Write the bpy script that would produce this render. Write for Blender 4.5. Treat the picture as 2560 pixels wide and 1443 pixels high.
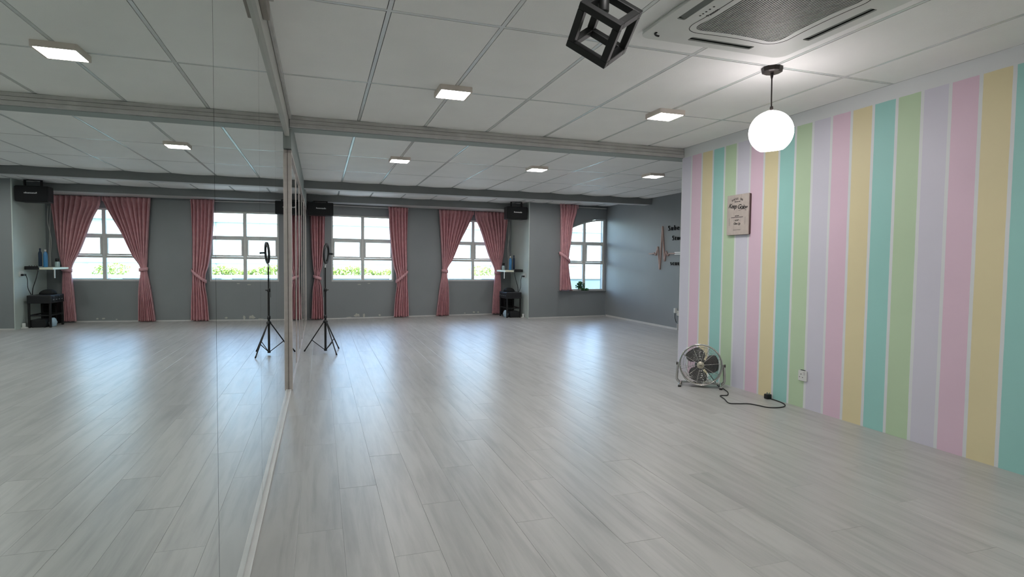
import bpy, bmesh, math, random
from mathutils import Vector, Matrix
random.seed(7)
for o in list(bpy.data.objects): bpy.data.objects.remove(o, do_unlink=True)
C = bpy.context.scene.collection
SC = bpy.context.scene
PI = math.pi

# ------------------------------------------------------------------ camera
CAMZ = 1.159
yaw, pitch, roll = 0.32131, -0.045066, 0.010748
fw = Vector((math.sin(yaw)*math.cos(pitch), math.cos(yaw)*math.cos(pitch), math.sin(pitch)))
r0 = Vector((math.cos(yaw), -math.sin(yaw), 0)); u0 = r0.cross(fw)
rt = math.cos(roll)*r0 + math.sin(roll)*u0
up = -math.sin(roll)*r0 + math.cos(roll)*u0
cd = bpy.data.cameras.new('camera'); cam = bpy.data.objects.new('camera', cd); C.objects.link(cam)
cam.matrix_world = Matrix(((rt.x, up.x, -fw.x, 0), (rt.y, up.y, -fw.y, 0), (rt.z, up.z, -fw.z, CAMZ), (0, 0, 0, 1)))
cd.sensor_fit = 'HORIZONTAL'; cd.sensor_width = 36; cd.lens = 1441.9*36/2560; cd.clip_start = 0.03; cd.clip_end = 300
SC.camera = cam
# ------------------------------------------------------------------ light
SKY_STRENGTH = 1.0
LED_STRENGTH = 46.0
GLOBE_STRENGTH = 4.2
w = bpy.data.worlds.new('sky'); SC.world = w; w.use_nodes = True
nt = w.node_tree; nt.nodes.clear()
sky = nt.nodes.new('ShaderNodeTexSky'); sky.sky_type = 'NISHITA'; sky.sun_disc = False
sky.sun_elevation = math.radians(52); sky.sun_rotation = math.radians(200); sky.air_density = 1.0; sky.dust_density = 1.5; sky.ozone_density = 1.5
bg = nt.nodes.new('ShaderNodeBackground'); bg.inputs['Strength'].default_value = SKY_STRENGTH
wo = nt.nodes.new('ShaderNodeOutputWorld')
nt.links.new(sky.outputs[0], bg.inputs[0]); nt.links.new(bg.outputs[0], wo.inputs[0])
sd = bpy.data.lights.new('sun', 'SUN'); sd.energy = 5.0; sd.angle = math.radians(0.6); sd.color = (1.0, 0.96, 0.9)
so = bpy.data.objects.new('sun', sd); C.objects.link(so); so.rotation_euler = (math.radians(42), 0, math.radians(-25)); so.location = (0, -10, 20)
vs = SC.view_settings; vs.view_transform = 'Standard'; vs.look = 'None'; vs.gamma = 1.0; vs.use_curve_mapping = False
vs.exposure = 1.13
SC.cycles.use_denoising = True
SC.cycles.max_bounces = 10; SC.cycles.diffuse_bounces = 5; SC.cycles.glossy_bounces = 6; SC.cycles.transparent_max_bounces = 12
SC.cycles.sample_clamp_indirect = 6.0
SC.cycles.caustics_reflective = True

# ------------------------------------------------------------------ materials
def lin(h):
    if isinstance(h, str):
        h = [int(h[i:i+2], 16) for i in (0, 2, 4)]
    f = lambda c: (c/255/12.92) if c/255 <= 0.04045 else ((c/255+0.055)/1.055)**2.4
    return (f(h[0]), f(h[1]), f(h[2]), 1.0)
def mat(name, col, rough=0.5, metal=0.0, var=0.05, vscale=6.0, bump=0.0, bscale=80.0, spec=0.5, sheen=0.0):
    m = bpy.data.materials.new(name); m.use_nodes = True
    n = m.node_tree; b = n.nodes['Principled BSDF']
    b.inputs['Roughness'].default_value = rough; b.inputs['Metallic'].default_value = metal
    b.inputs['Specular IOR Level'].default_value = spec
    if sheen: b.inputs['Sheen Weight'].default_value = sheen; b.inputs['Sheen Roughness'].default_value = 0.4
    tc = n.nodes.new('ShaderNodeTexCoord')
    ns = n.nodes.new('ShaderNodeTexNoise'); ns.inputs['Scale'].default_value = vscale; ns.inputs['Detail'].default_value = 4
    n.links.new(tc.outputs['Object'], ns.inputs['Vector'])
    mr = n.nodes.new('ShaderNodeMapRange'); mr.inputs['From Min'].default_value = 0.3; mr.inputs['From Max'].default_value = 0.7
    mr.inputs['To Min'].default_value = 1-var; mr.inputs['To Max'].default_value = 1+var
    n.links.new(ns.outputs['Fac'], mr.inputs['Value'])
    vm = n.nodes.new('ShaderNodeVectorMath'); vm.operation = 'SCALE'; vm.inputs[0].default_value = lin(col)[:3]
    n.links.new(mr.outputs[0], vm.inputs['Scale']); n.links.new(vm.outputs[0], b.inputs['Base Color'])
    if bump:
        nb = n.nodes.new('ShaderNodeTexNoise'); nb.inputs['Scale'].default_value = bscale; nb.inputs['Detail'].default_value = 3
        n.links.new(tc.outputs['Object'], nb.inputs['Vector'])
        bp = n.nodes.new('ShaderNodeBump'); bp.inputs['Strength'].default_value = bump; bp.inputs['Distance'].default_value = 0.004
        n.links.new(nb.outputs['Fac'], bp.inputs['Height']); n.links.new(bp.outputs[0], b.inputs['Normal'])
    return m
def emit(name, col, s):
    m = bpy.data.materials.new(name); m.use_nodes = True; n = m.node_tree; b = n.nodes['Principled BSDF']
    b.inputs['Base Color'].default_value = lin('F0F0F0'); b.inputs['Emission Color'].default_value = lin(col); b.inputs['Emission Strength'].default_value = s
    return m
M = {}
M['tile'] = mat('ceiling_board', 'F1F1EF', 0.6, var=0.025, vscale=2.5, bump=0.25, bscale=160)
M['bar'] = mat('ceiling_bar_enamel', 'D6DAD8', 0.22, var=0.03, spec=0.6)
M['void'] = mat('dark_void', '2A2B2A', 0.9)
M['grey'] = mat('grey_wall_paint', '84898B', 0.5, var=0.04, vscale=1.5, bump=0.12, bscale=30)
M['beamgrey'] = mat('dark_grey_beam_paint', '7A7D7E', 0.6, var=0.05, vscale=3)
M['beamlight'] = mat('pale_grey_beam_paint', '98A09D', 0.6, var=0.05, vscale=3)
M['white'] = mat('white_wall_paint', 'CFCFCF', 0.6, var=0.03, vscale=2)
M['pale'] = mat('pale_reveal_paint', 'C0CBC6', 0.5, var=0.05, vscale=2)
M['trim'] = mat('white_trim', 'C8C8C6', 0.45, var=0.04)
M['fascia'] = mat('painted_fascia_board', 'B9B9B4', 0.5, var=0.04)
M['trunk'] = mat('aged_trunking_plastic', 'B9B8B6', 0.5, var=0.1, vscale=9)
M['beige'] = mat('beige_box_plastic', '8E877E', 0.5, var=0.05)
M['alu'] = mat('brushed_aluminium', 'C6BFBA', 0.35, metal=0.25, var=0.06, vscale=20)
M['winframe'] = mat('grey_window_enamel', 'CFD0CC', 0.4, var=0.05)
M['cloth'] = mat('pink_curtain_cloth', 'D2A0A5', 0.75, var=0.10, vscale=14, bump=0.2, bscale=400, sheen=0.05)
M['black'] = mat('black_plastic', '17181A', 0.45, var=0.15, vscale=12)
M['blackmetal'] = mat('black_powder_coat', '0D0E0E', 0.5, var=0.12, vscale=15)
M['blackmat'] = mat('black_grille_cloth', '131516', 0.85, var=0.15, vscale=60, bump=0.2, bscale=300)
M['chrome'] = mat('chrome', 'C9C9C6', 0.18, metal=1.0, var=0.05, vscale=30)
M['blade'] = mat('dark_grey_blade', '2B2C31', 0.45, var=0.08)
M['hub'] = mat('champagne_badge', 'B9B3A2', 0.35, metal=0.5, var=0.04)
M['rubber'] = mat('black_rubber', '101010', 0.7, var=0.1)
M['acplastic'] = mat('white_appliance_plastic', 'D6D8D4', 0.4, var=0.02)
M['acgrille'] = mat('grey_grille_plastic', 'A6A8A4', 0.45, var=0.04)
M['dark'] = mat('dark_recess', '202220', 0.8, var=0.1)
M['vane'] = mat('louvre_grey', '6C716D', 0.45, var=0.05)
M['bronze'] = mat('dark_bronze', '2E2825', 0.4, metal=0.3, var=0.12)
M['plank'] = mat('whitewashed_board', 'BDB2AA', 0.65, var=0.08, vscale=18, bump=0.3, bscale=60)
M['plankedge'] = mat('dark_plaque_edge', '5C4744', 0.6, var=0.1)
M['ink'] = mat('dark_ink', '2A2523', 0.7, var=0.1)
M['wood'] = mat('pinkish_oak_strip', 'A88E85', 0.55, var=0.1, vscale=25)
M['acrylic'] = mat('black_gloss_acrylic', '1D1F20', 0.12, var=0.05, spec=0.8)
M['badge'] = mat('silver_lettering', 'D0D2D2', 0.3, var=0.02)
M['bottle'] = mat('blue_bottle_plastic', '3E7FB0', 0.3, var=0.08)
M['navy'] = mat('dark_blue_plastic', '1E3550', 0.35, var=0.08)
M['clearjar'] = mat('milky_jar_plastic', 'AEC3C4', 0.25, var=0.05)
M['leaf'] = mat('ivy_leaf', '3E7345', 0.5, var=0.3, vscale=30)
M['ltblue'] = mat('pale_blue_plastic_bag', 'A9C4D6', 0.4, var=0.12, vscale=12)
M['chip'] = mat('bare_plaster', 'B9B8B0', 0.8, var=0.1, vscale=30)
M['cream'] = mat('cream_shelf_board', 'DADBC8', 0.45, var=0.03)
M['led'] = emit('led_diffuser', 'FFFBFA', LED_STRENGTH)
M['globe'] = emit('opal_glass_lit', 'FFF6F8', GLOBE_STRENGTH)
M['facade'] = mat('white_facade_paint', 'C2CECE', 0.8, var=0.04, vscale=0.4)
M['facade2'] = mat('pale_grey_facade_band', '93AAAB', 0.8, var=0.06, vscale=0.6)
M['concrete'] = mat('weathered_concrete', '4E6062', 0.85, var=0.12, vscale=1.5)
M['asphalt'] = mat('asphalt', 'A4A4A0', 0.9, var=0.1, vscale=1.0)
M['hedge'] = mat('hedge_leaf', 'A3B668', 0.6, var=0.45, vscale=5)

# mirror glass (faint green cast)
m = bpy.data.materials.new('mirror_silver'); m.use_nodes = True; n = m.node_tree; b = n.nodes['Principled BSDF']
b.inputs['Metallic'].default_value = 1.0; b.inputs['Roughness'].default_value = 0.0
tc = n.nodes.new('ShaderNodeTexCoord'); ns = n.nodes.new('ShaderNodeTexNoise'); ns.inputs['Scale'].default_value = 0.8
n.links.new(tc.outputs['Object'], ns.inputs['Vector'])
mx = n.nodes.new('ShaderNodeMix'); mx.data_type = 'RGBA'; mx.inputs['A'].default_value = (0.78, 0.84, 0.81, 1); mx.inputs['B'].default_value = (0.80, 0.86, 0.83, 1)
n.links.new(ns.outputs['Fac'], mx.inputs['Factor']); n.links.new(mx.outputs['Result'], b.inputs['Base Color']); M['mirror'] = m
# window glass
m = bpy.data.materials.new('window_glass'); m.use_nodes = True; n = m.node_tree; n.nodes.remove(n.nodes['Principled BSDF'])
out = n.nodes['Material Output']; tr = n.nodes.new('ShaderNodeBsdfTransparent'); tr.inputs[0].default_value = (0.93, 0.97, 0.97, 1)
gl = n.nodes.new('ShaderNodeBsdfGlossy'); gl.inputs['Roughness'].default_value = 0.02; fr = n.nodes.new('ShaderNodeFresnel'); fr.inputs[0].default_value = 1.45
ms = n.nodes.new('ShaderNodeMixShader'); n.links.new(fr.outputs[0], ms.inputs[0]); n.links.new(tr.outputs[0], ms.inputs[1]); n.links.new(gl.outputs[0], ms.inputs[2])
n.links.new(ms.outputs[0], out.inputs[0]); M['glass'] = m

# painted stripes on the right wall
STR_P, STR_Y0 = 0.1757, 5.2327 + 0.1757
m = bpy.data.materials.new('painted_pastel_stripes'); m.use_nodes = True; n = m.node_tree; b = n.nodes['Principled BSDF']
L = n.links.new
def math_node(n, op, a, b_=None, c=None):
    k = n.nodes.new('ShaderNodeMath'); k.operation = op
    for i, v in enumerate((a, b_, c)):
        if v is None: continue
        if isinstance(v, (int, float)): k.inputs[i].default_value = v
        else: n.links.new(v, k.inputs[i])
    return k.outputs[0]
geo = n.nodes.new('ShaderNodeNewGeometry'); sx = n.nodes.new('ShaderNodeSeparateXYZ'); L(geo.outputs['Position'], sx.inputs[0])
nz = n.nodes.new('ShaderNodeTexNoise'); nz.inputs['Scale'].default_value = 9.0; L(geo.outputs['Position'], nz.inputs['Vector'])
wob = math_node(n, 'MULTIPLY_ADD', nz.outputs['Fac'], 0.004, -0.002)
yy = math_node(n, 'ADD', sx.outputs['Y'], wob)
t = math_node(n, 'DIVIDE', math_node(n, 'SUBTRACT', STR_Y0, yy), STR_P)
idx = math_node(n, 'FLOOR', t); frac = math_node(n, 'FRACT', t)
five = math_node(n, 'DIVIDE', math_node(n, 'ADD', math_node(n, 'FLOORED_MODULO', idx, 5.0), 0.5), 5.0)
cr = n.nodes.new('ShaderNodeValToRGB'); cr.color_ramp.interpolation = 'CONSTANT'
cols = ['D2D0DC', 'DFC3D3', 'E0D4AA', '9CD0C9', 'BCD3B1']
el = cr.color_ramp.elements; el[0].position = 0; el[0].color = lin(cols[0]); el[1].position = 0.2; el[1].color = lin(cols[1])
for i in (2, 3, 4):
    e = el.new(i*0.2); e.color = lin(cols[i])
L(five, cr.inputs[0])
edge = math_node(n, 'MINIMUM', frac, math_node(n, 'SUBTRACT', 1.0, frac))
top = math_node(n, 'ADD', sx.outputs['Z'], math_node(n, 'MULTIPLY', wob, 2.0))
isw = math_node(n, 'MAXIMUM', math_node(n, 'LESS_THAN', edge, 0.062), math_node(n, 'GREATER_THAN', top, 2.303))
nz2 = n.nodes.new('ShaderNodeTexNoise'); nz2.inputs['Scale'].default_value = 2.2; nz2.inputs['Detail'].default_value = 5; L(geo.outputs['Position'], nz2.inputs['Vector'])
mx = n.nodes.new('ShaderNodeMix'); mx.data_type = 'RGBA'; L(isw, mx.inputs['Factor']); L(cr.outputs[0], mx.inputs['A']); mx.inputs['B'].default_value = lin('DCDFE0')
hs = n.nodes.new('ShaderNodeHueSaturation'); L(mx.outputs['Result'], hs.inputs['Color'])
L(math_node(n, 'MULTIPLY_ADD', nz2.outputs['Fac'], 0.10, 0.95), hs.inputs['Value']); L(hs.outputs[0], b.inputs['Base Color'])
b.inputs['Roughness'].default_value = 0.5
M['stripes'] = m

# floor: grey oak vinyl planks, pattern shared by geometry and shader
PW, PL, PX = 0.184, 1.22, -0.28
m = bpy.data.materials.new('grey_oak_vinyl'); m.use_nodes = True; n = m.node_tree; b = n.nodes['Principled BSDF']; L = n.links.new
geo = n.nodes.new('ShaderNodeNewGeometry'); sx = n.nodes.new('ShaderNodeSeparateXYZ'); L(geo.outputs['Position'], sx.inputs[0])
col = math_node(n, 'FLOOR', math_node(n, 'DIVIDE', math_node(n, 'SUBTRACT', sx.outputs['X'], PX), PW))
off = math_node(n, 'MULTIPLY', math_node(n, 'FRACT', math_node(n, 'MULTIPLY', col, 0.3719)), PL)
row = math_node(n, 'FLOOR', math_node(n, 'DIVIDE', math_node(n, 'SUBTRACT', math_node(n, 'ADD', sx.outputs['Y'], 4.0), off), PL))
cb = n.nodes.new('ShaderNodeCombineXYZ'); L(col, cb.inputs[0]); L(row, cb.inputs[1])
wn = n.nodes.new('ShaderNodeTexWhiteNoise'); wn.noise_dimensions = '2D'; L(cb.outputs[0], wn.inputs['Vector'])
g = n.nodes.new('ShaderNodeCombineXYZ'); L(math_node(n, 'MULTIPLY', sx.outputs['X'], 22.0), g.inputs[0]); L(math_node(n, 'MULTIPLY', sx.outputs['Y'], 1.5), g.inputs[1]); L(math_node(n, 'MULTIPLY', wn.outputs['Value'], 40.0), g.inputs[2])
n1 = n.nodes.new('ShaderNodeTexNoise'); n1.inputs['Scale'].default_value = 1.0; n1.inputs['Detail'].default_value = 6; n1.inputs['Roughness'].default_value = 0.6; n1.inputs['Distortion'].default_value = 0.4; L(g.outputs[0], n1.inputs['Vector'])
g2 = n.nodes.new('ShaderNodeCombineXYZ'); L(math_node(n, 'MULTIPLY', sx.outputs['X'], 9.0), g2.inputs[0]); L(math_node(n, 'MULTIPLY', sx.outputs['Y'], 1.0), g2.inputs[1]); L(math_node(n, 'MULTIPLY', wn.outputs['Value'], 23.0), g2.inputs[2])
n2 = n.nodes.new('ShaderNodeTexNoise'); n2.inputs['Scale'].default_value = 1.0; n2.inputs['Detail'].default_value = 5; n2.inputs['Distortion'].default_value = 1.0; L(g2.outputs[0], n2.inputs['Vector'])
r1 = n.nodes.new('ShaderNodeMapRange'); L(n1.outputs['Fac'], r1.inputs['Value']); r1.inputs['From Min'].default_value = 0.36; r1.inputs['From Max'].default_value = 0.56; r1.inputs['To Min'].default_value = 0.83; r1.inputs['To Max'].default_value = 1.0
r2 = n.nodes.new('ShaderNodeMapRange'); L(n2.outputs['Fac'], r2.inputs['Value']); r2.inputs['From Min'].default_value = 0.30; r2.inputs['From Max'].default_value = 0.55; r2.inputs['To Min'].default_value = 0.86; r2.inputs['To Max'].default_value = 1.0
pv = math_node(n, 'MULTIPLY_ADD', wn.outputs['Value'], 0.07, 0.96)
sc = math_node(n, 'MULTIPLY', math_node(n, 'MULTIPLY', r1.outputs[0], r2.outputs[0]), pv)
vm = n.nodes.new('ShaderNodeVectorMath'); vm.operation = 'SCALE'; vm.inputs[0].default_value = lin('AFAFAC')[:3]; L(sc, vm.inputs['Scale']); L(vm.outputs[0], b.inputs['Base Color'])
L(math_node(n, 'MULTIPLY_ADD', n1.outputs['Fac'], 0.10, 0.31), b.inputs['Roughness'])
b.inputs['Specular IOR Level'].default_value = 0.5
bp = n.nodes.new('ShaderNodeBump'); bp.inputs['Strength'].default_value = 0.12; bp.inputs['Distance'].default_value = 0.002; L(n1.outputs['Fac'], bp.inputs['Height']); L(bp.outputs[0], b.inputs['Normal'])
M['floor'] = m

# ------------------------------------------------------------------ helpers
def link(name, me, material, parent=None, kind=None):
    o = bpy.data.objects.new(name, me); C.objects.link(o)
    if material is not None and not me.materials: me.materials.append(M[material] if isinstance(material, str) else material)
    if parent is not None: o.parent = parent
    if kind: o['kind'] = kind
    return o
def thing(name, label, cat, loc=(0, 0, 0), rotz=0.0, group=None):
    o = bpy.data.objects.new(name, None); C.objects.link(o); o.empty_display_size = 0.1
    o.location = loc; o.rotation_euler = (0, 0, rotz); o['label'] = label; o['category'] = cat
    if group: o['group'] = group
    return o
def tag(o, label, cat, group=None):
    o['label'] = label; o['category'] = cat
    if group: o['group'] = group
    return o
class MB:
    def __init__(s): s.v = []; s.f = []; s.sm = []
    def add(s, vs, fs, smooth=False):
        k = len(s.v); s.v += [tuple(p) for p in vs]; s.f += [tuple(i+k for i in f) for f in fs]; s.sm += [smooth]*len(fs); return s
    def box(s, a, b, mx=None):
        x0, y0, z0 = a; x1, y1, z1 = b
        vs = [Vector(p) for p in ((x0,y0,z0),(x1,y0,z0),(x1,y1,z0),(x0,y1,z0),(x0,y0,z1),(x1,y0,z1),(x1,y1,z1),(x0,y1,z1))]
        if mx is not None: vs = [mx @ p for p in vs]
        return s.add(vs, [(0,3,2,1),(4,5,6,7),(0,1,5,4),(1,2,6,5),(2,3,7,6),(3,0,4,7)])
    def bar(s, p, q, wd, ht, upv=(0, 0, 1)):   # rectangular bar between two points
        p = Vector(p); q = Vector(q); d = (q-p); ln = d.length; d.normalize(); upv = Vector(upv)
        if abs(d.dot(upv)) > 0.98: upv = Vector((1, 0, 0))
        sd_ = d.cross(upv).normalized(); u_ = sd_.cross(d)
        vs = []
        for c in (p, q):
            for a, b_ in ((-1,-1),(1,-1),(1,1),(-1,1)): vs.append(c + sd_*a*wd/2 + u_*b_*ht/2)
        return s.add(vs, [(0,1,2,3),(7,6,5,4),(0,4,5,1),(1,5,6,2),(2,6,7,3),(3,7,4,0)])
    def tube(s, pts, r, n=10, closed=False, caps=True):
        pts = [Vector(p) for p in pts]; N = len(pts); rs = r if isinstance(r, (list, tuple)) else [r]*N
        tang = []
        for i in range(N):
            a = pts[(i-1) % N] if (closed or i > 0) else pts[i]; b_ = pts[(i+1) % N] if (closed or i < N-1) else pts[i]
            tang.append((b_-a).normalized())
        ref = Vector((0, 0, 1)) if abs(tang[0].z) < 0.9 else Vector((1, 0, 0))
        nrm = tang[0].cross(ref).normalized(); vs = []
        for i in range(N):
            nrm = (nrm - tang[i]*nrm.dot(tang[i])).normalized(); bi = tang[i].cross(nrm)
            for k in range(n):
                a = 2*PI*k/n; vs.append(pts[i] + (nrm*math.cos(a)+bi*math.sin(a))*rs[i])
        fs = []
        for i in range(N if closed else N-1):
            j = (i+1) % N
            for k in range(n): fs.append((i*n+k, i*n+(k+1) % n, j*n+(k+1) % n, j*n+k))
        s.add(vs, fs, True)
        if caps and not closed:
            s.add(vs[:n], [tuple(reversed(range(n)))]); s.add(vs[-n:], [tuple(range(n))])
        return s
    def lathe(s, prof, n=24, mx=None, smooth=True):   # prof: (r, z)
        vs = []; fs = []
        for r, z in prof:
            for k in range(n):
                p = Vector((r*math.cos(2*PI*k/n), r*math.sin(2*PI*k/n), z)); vs.append(mx @ p if mx is not None else p)
        for i in range(len(prof)-1):
            for k in range(n): fs.append((i*n+k, i*n+(k+1) % n, (i+1)*n+(k+1) % n, (i+1)*n+k))
        s.add(vs, fs, smooth)
        for i, rev in ((0, True), (len(prof)-1, False)):
            if prof[i][0] > 1e-5:
                s.add(vs[i*n:(i+1)*n], [tuple(reversed(range(n))) if rev else tuple(range(n))])
        return s
    def prism(s, poly, a, b, axis='z', mx=None):   # poly 2D extruded along an axis
        def P(p, h):
            v = Vector((p[0], p[1], h)) if axis == 'z' else (Vector((p[0], h, p[1])) if axis == 'y' else Vector((h, p[0], p[1])))
            return mx @ v if mx is not None else v
        n = len(poly); vs = [P(p, a) for p in poly]+[P(p, b) for p in poly]
        return s.add(vs, [tuple(reversed(range(n))), tuple(range(n, 2*n))]+[(i, (i+1) % n, n+(i+1) % n, n+i) for i in range(n)])
    def mesh(s, name, bevel=0.0, seg=2, fix=True):
        me = bpy.data.meshes.new(name); me.from_pydata([tuple(v) for v in s.v], [], s.f); me.polygons.foreach_set('use_smooth', s.sm); me.update()
        if bevel or fix:
            bm = bmesh.new(); bm.from_mesh(me)
            if fix: bmesh.ops.recalc_face_normals(bm, faces=bm.faces)
            if bevel:
                es = [e for e in bm.edges if len(e.link_faces) == 2 and e.calc_face_angle(0) > 0.6]
                bmesh.ops.bevel(bm, geom=es, offset=bevel, segments=seg, profile=0.5, affect='EDGES', clamp_overlap=True)
            bm.to_mesh(me); bm.free()
        return me
    def build(s, name, material, parent=None, bevel=0.0, seg=2, kind=None):
        return link(name, s.mesh(name, bevel, seg), material, parent, kind)
def rrect(x0, y0, x1, y1, r, n=6):
    pts = []
    for cx, cy, a in ((x1-r, y1-r, 0), (x0+r, y1-r, 90), (x0+r, y0+r, 180), (x1-r, y0+r, 270)):
        for k in range(n+1):
            t_ = math.radians(a+90*k/n); pts.append((cx+r*math.cos(t_), cy+r*math.sin(t_)))
    return pts
def holed(outer, holes, h0, h1, axis='z'):
    """flat plate with holes: planar fill of both faces plus all rims"""
    bm = bmesh.new()
    def P(p, h): return (p[0], p[1], h) if axis == 'z' else ((p[0], h, p[1]) if axis == 'y' else (h, p[0], p[1]))
    loops = []
    for h in (h0, h1):
        es = []; ls = []
        for poly in [outer]+holes:
            vv = [bm.verts.new(P(p, h)) for p in poly]; ls.append(vv)
            es += [bm.edges.new((vv[i], vv[(i+1) % len(vv)])) for i in range(len(vv))]
        bmesh.ops.triangle_fill(bm, use_beauty=True, use_dissolve=False, edges=es); loops.append(ls)
    for la, lb in zip(*loops):
        for i in range(len(la)):
            j = (i+1) % len(la); bm.faces.new((la[i], la[j], lb[j], lb[i]))
    bmesh.ops.recalc_face_normals(bm, faces=bm.faces)
    me = bpy.data.meshes.new('plate'); bm.to_mesh(me); bm.free(); return me
def struct(name, mb, material, parent=None, bevel=0.0):
    return mb.build(name, material, parent, bevel, kind=None if parent else 'structure')
def text(name, body, size, material, parent, loc, rot, ext=0.001, spacing=1.0, align='CENTER', shear=0.0, bold=0.0):
    cu = bpy.data.curves.new(name, 'FONT'); cu.body = body; cu.size = size; cu.extrude = ext; cu.align_x = align; cu.align_y = 'CENTER'; cu.space_character = spacing; cu.shear = shear; cu.offset = bold
    cu.resolution_u = 3; cu.materials.append(M[material])
    o = bpy.data.objects.new(name, cu); C.objects.link(o); o.parent = parent; o.location = loc; o.rotation_euler = rot; return o

# wall frames: the window wall is turned a little about z
TH = math.atan(0.11); ct, st_ = math.cos(TH), math.sin(TH)
def U(x): return x/ct                                  # x in the room -> distance along the wall
def onwall(x, z=0.0, d=0.0, y0=11.9):                  # d < 0 is inside the room
    u = U(x); return (u*ct - d*st_, y0+u*st_+d*ct, z)
ZC = 2.409                                             # ceiling line
XM = -0.269                                            # mirror plane
XR = 3.727                                             # striped wall
XF = 5.97                                              # far right wall
YB = 5.39                                              # first beam

# ------------------------------------------------------------------ floor
fl = MB().box((-0.5, -2.4, -0.06), (6.2, 12.75, -0.004)).build('floor', 'void', None, kind='structure')
planks = []
for c in range(0, 35):
    x0 = PX+c*PW; x1 = x0+PW; off_ = ((c*0.3719) % 1.0)*PL
    r = -1
    while True:
        y0 = -4.0+off_+r*PL; y1 = y0+PL; r += 1
        if y0 > 12.7: break
        a, b_ = max(y0, -2.3), min(y1, 12.7)
        if b_-a < 0.05: continue
        if x0 > 3.9 and b_ < 5.3: continue
        planks.append((x0, x1, a, b_))
def seen_size(p):                                       # rough size on the picture, 0 when out of frame
    cx, cy = (p[0]+p[1])/2, p[3]
    v = Vector((cx, cy, 0))-Vector((0, 0, CAMZ)); d = v.dot(fw)
    if d < 0.6: return 0
    X, Y = v.dot(rt)/d, v.dot(up)/d
    if abs(X) > 1.05 or Y < -0.62: return 0
    return (p[3]-p[2])*(p[1]-p[0])/d**3
planks.sort(key=seen_size, reverse=True)
GAP = 0.0003
cache = {}
def plank_mesh(lx, ly):
    k = (round(lx, 4), round(ly, 3))
    if k not in cache:
        e = 0.0011; hx, hy = lx/2-GAP/2, ly/2-GAP/2
        vs = [(-hx,-hy,-0.004),(hx,-hy,-0.004),(hx,hy,-0.004),(-hx,hy,-0.004),(-hx,-hy,-0.0008),(hx,-hy,-0.0008),(hx,hy,-0.0008),(-hx,hy,-0.0008),(-hx+e,-hy+e,0),(hx-e,-hy+e,0),(hx-e,hy-e,0),(-hx+e,hy-e,0)]
        fs = [(0,1,5,4),(1,2,6,5),(2,3,7,6),(3,0,4,7),(4,5,9,8),(5,6,10,9),(6,7,11,10),(7,4,8,11),(8,9,10,11)]
        me = bpy.data.meshes.new('floor_plank'); me.from_pydata(vs, [], fs); me.update(); me.materials.append(M['floor']); cache[k] = me
    return cache[k]
far = MB()
for i, (x0, x1, a, b_) in enumerate(planks):
    if i < 300:
        o = link('floor_plank', plank_mesh(x1-x0, b_-a), None, fl); o.location = ((x0+x1)/2, (a+b_)/2, random.uniform(-0.0003, 0.0002))
        o.rotation_euler = (random.uniform(-0.0004, 0.0004), random.uniform(-0.0008, 0.0008), 0)
    else:
        me = plank_mesh(x1-x0, b_-a); far.add([(v.co.x+(x0+x1)/2, v.co.y+(a+b_)/2, v.co.z) for v in me.vertices], [tuple(p.vertices) for p in me.polygons])
link('floor_planks', far.mesh('floor_planks', fix=False), 'floor', fl, 'stuff')

# ------------------------------------------------------------------ ceiling
ce = MB().box((-0.5, -2.4, 2.45), (6.2, 12.9, 2.52)).build('ceiling', 'void', None, kind='structure')
GW, GX = 0.5919, 0.3315
def tile(x0, x1, y0, y1, sag, edge=0.0):
    nx, ny = 4, 6; vs = []; g_ = 0.0145
    X0, X1, Y0, Y1 = x0+g_, x1-g_, y0+g_, y1-g_
    for j in range(ny+1):
        for i in range(nx+1):
            u, v = i/nx, j/ny
            z = ZC-0.004 - sag*math.sin(PI*u)*math.sin(PI*v) - edge*math.sin(PI*u)*v**3
            vs.append((X0+(X1-X0)*u, Y0+(Y1-Y0)*v, z))
    fs = [(j*(nx+1)+i, (j+1)*(nx+1)+i, (j+1)*(nx+1)+i+1, j*(nx+1)+i+1) for j in range(ny) for i in range(nx)]
    b_ = MB(); b_.add(vs, fs, True)
    rim = [i for i in range(nx)]+[nx+(nx+1)*j for j in range(ny)]+[(nx+1)*(ny+1)-1-i for i in range(nx)]+[(nx+1)*(ny-j) for j in range(ny)]
    rv = [vs[i] for i in rim]; k = len(rv)
    b_.add(rv+[(p[0], p[1], ZC+0.02) for p in rv], [(i, (i+1) % k, k+(i+1) % k, k+i) for i in range(k)])
    link('ceiling_tile', b_.mesh('ceiling_tile'), 'tile', ce)
def zone(xa, xb, ya, yb, crosses, sagfar):
    xs = [xa]+[GX+GW*k for k in range(-3, 12) if xa+0.05 < GX+GW*k < xb-0.03]+[xb]
    ys = [ya]+sorted(c for c in crosses if ya < c < yb)+[yb]
    for i in range(len(xs)-1):
        for j in range(len(ys)-1):
            tile(xs[i], xs[i+1], ys[j], ys[j+1], random.uniform(0.001, 0.005), sagfar*random.uniform(0.5, 1.3) if j == len(ys)-2 else 0.0)
    z0, z1 = ZC-0.0035, ZC+0.006
    for x in xs[1:-1]: MB().box((x-0.0105, ya, z0), (x+0.0105, yb, z1)).build('grid_bar', 'bar', ce)
    for y in ys[1:-1]:
        for i in range(len(xs)-1): MB().box((xs[i]+0.0105, y-0.0105, z0), (xs[i+1]-0.0105, y+0.0105, z1)).build('grid_bar', 'bar', ce)
    for (p, q) in (((xa, ya), (xb, ya+0.014)), ((xa, yb-0.014), (xb, yb)), ((xb-0.014, ya+0.014), (xb, yb-0.014)), ((xa, ya+0.014), (xa+0.014, yb-0.014))):
        MB().box((p[0], p[1], z0), (q[0], q[1], z1)).build('edge_angle', 'bar', ce)
zone(-0.25, XR, -2.2, YB, [4.209-1.229*k for k in range(0, 6)], 0.004)
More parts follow.
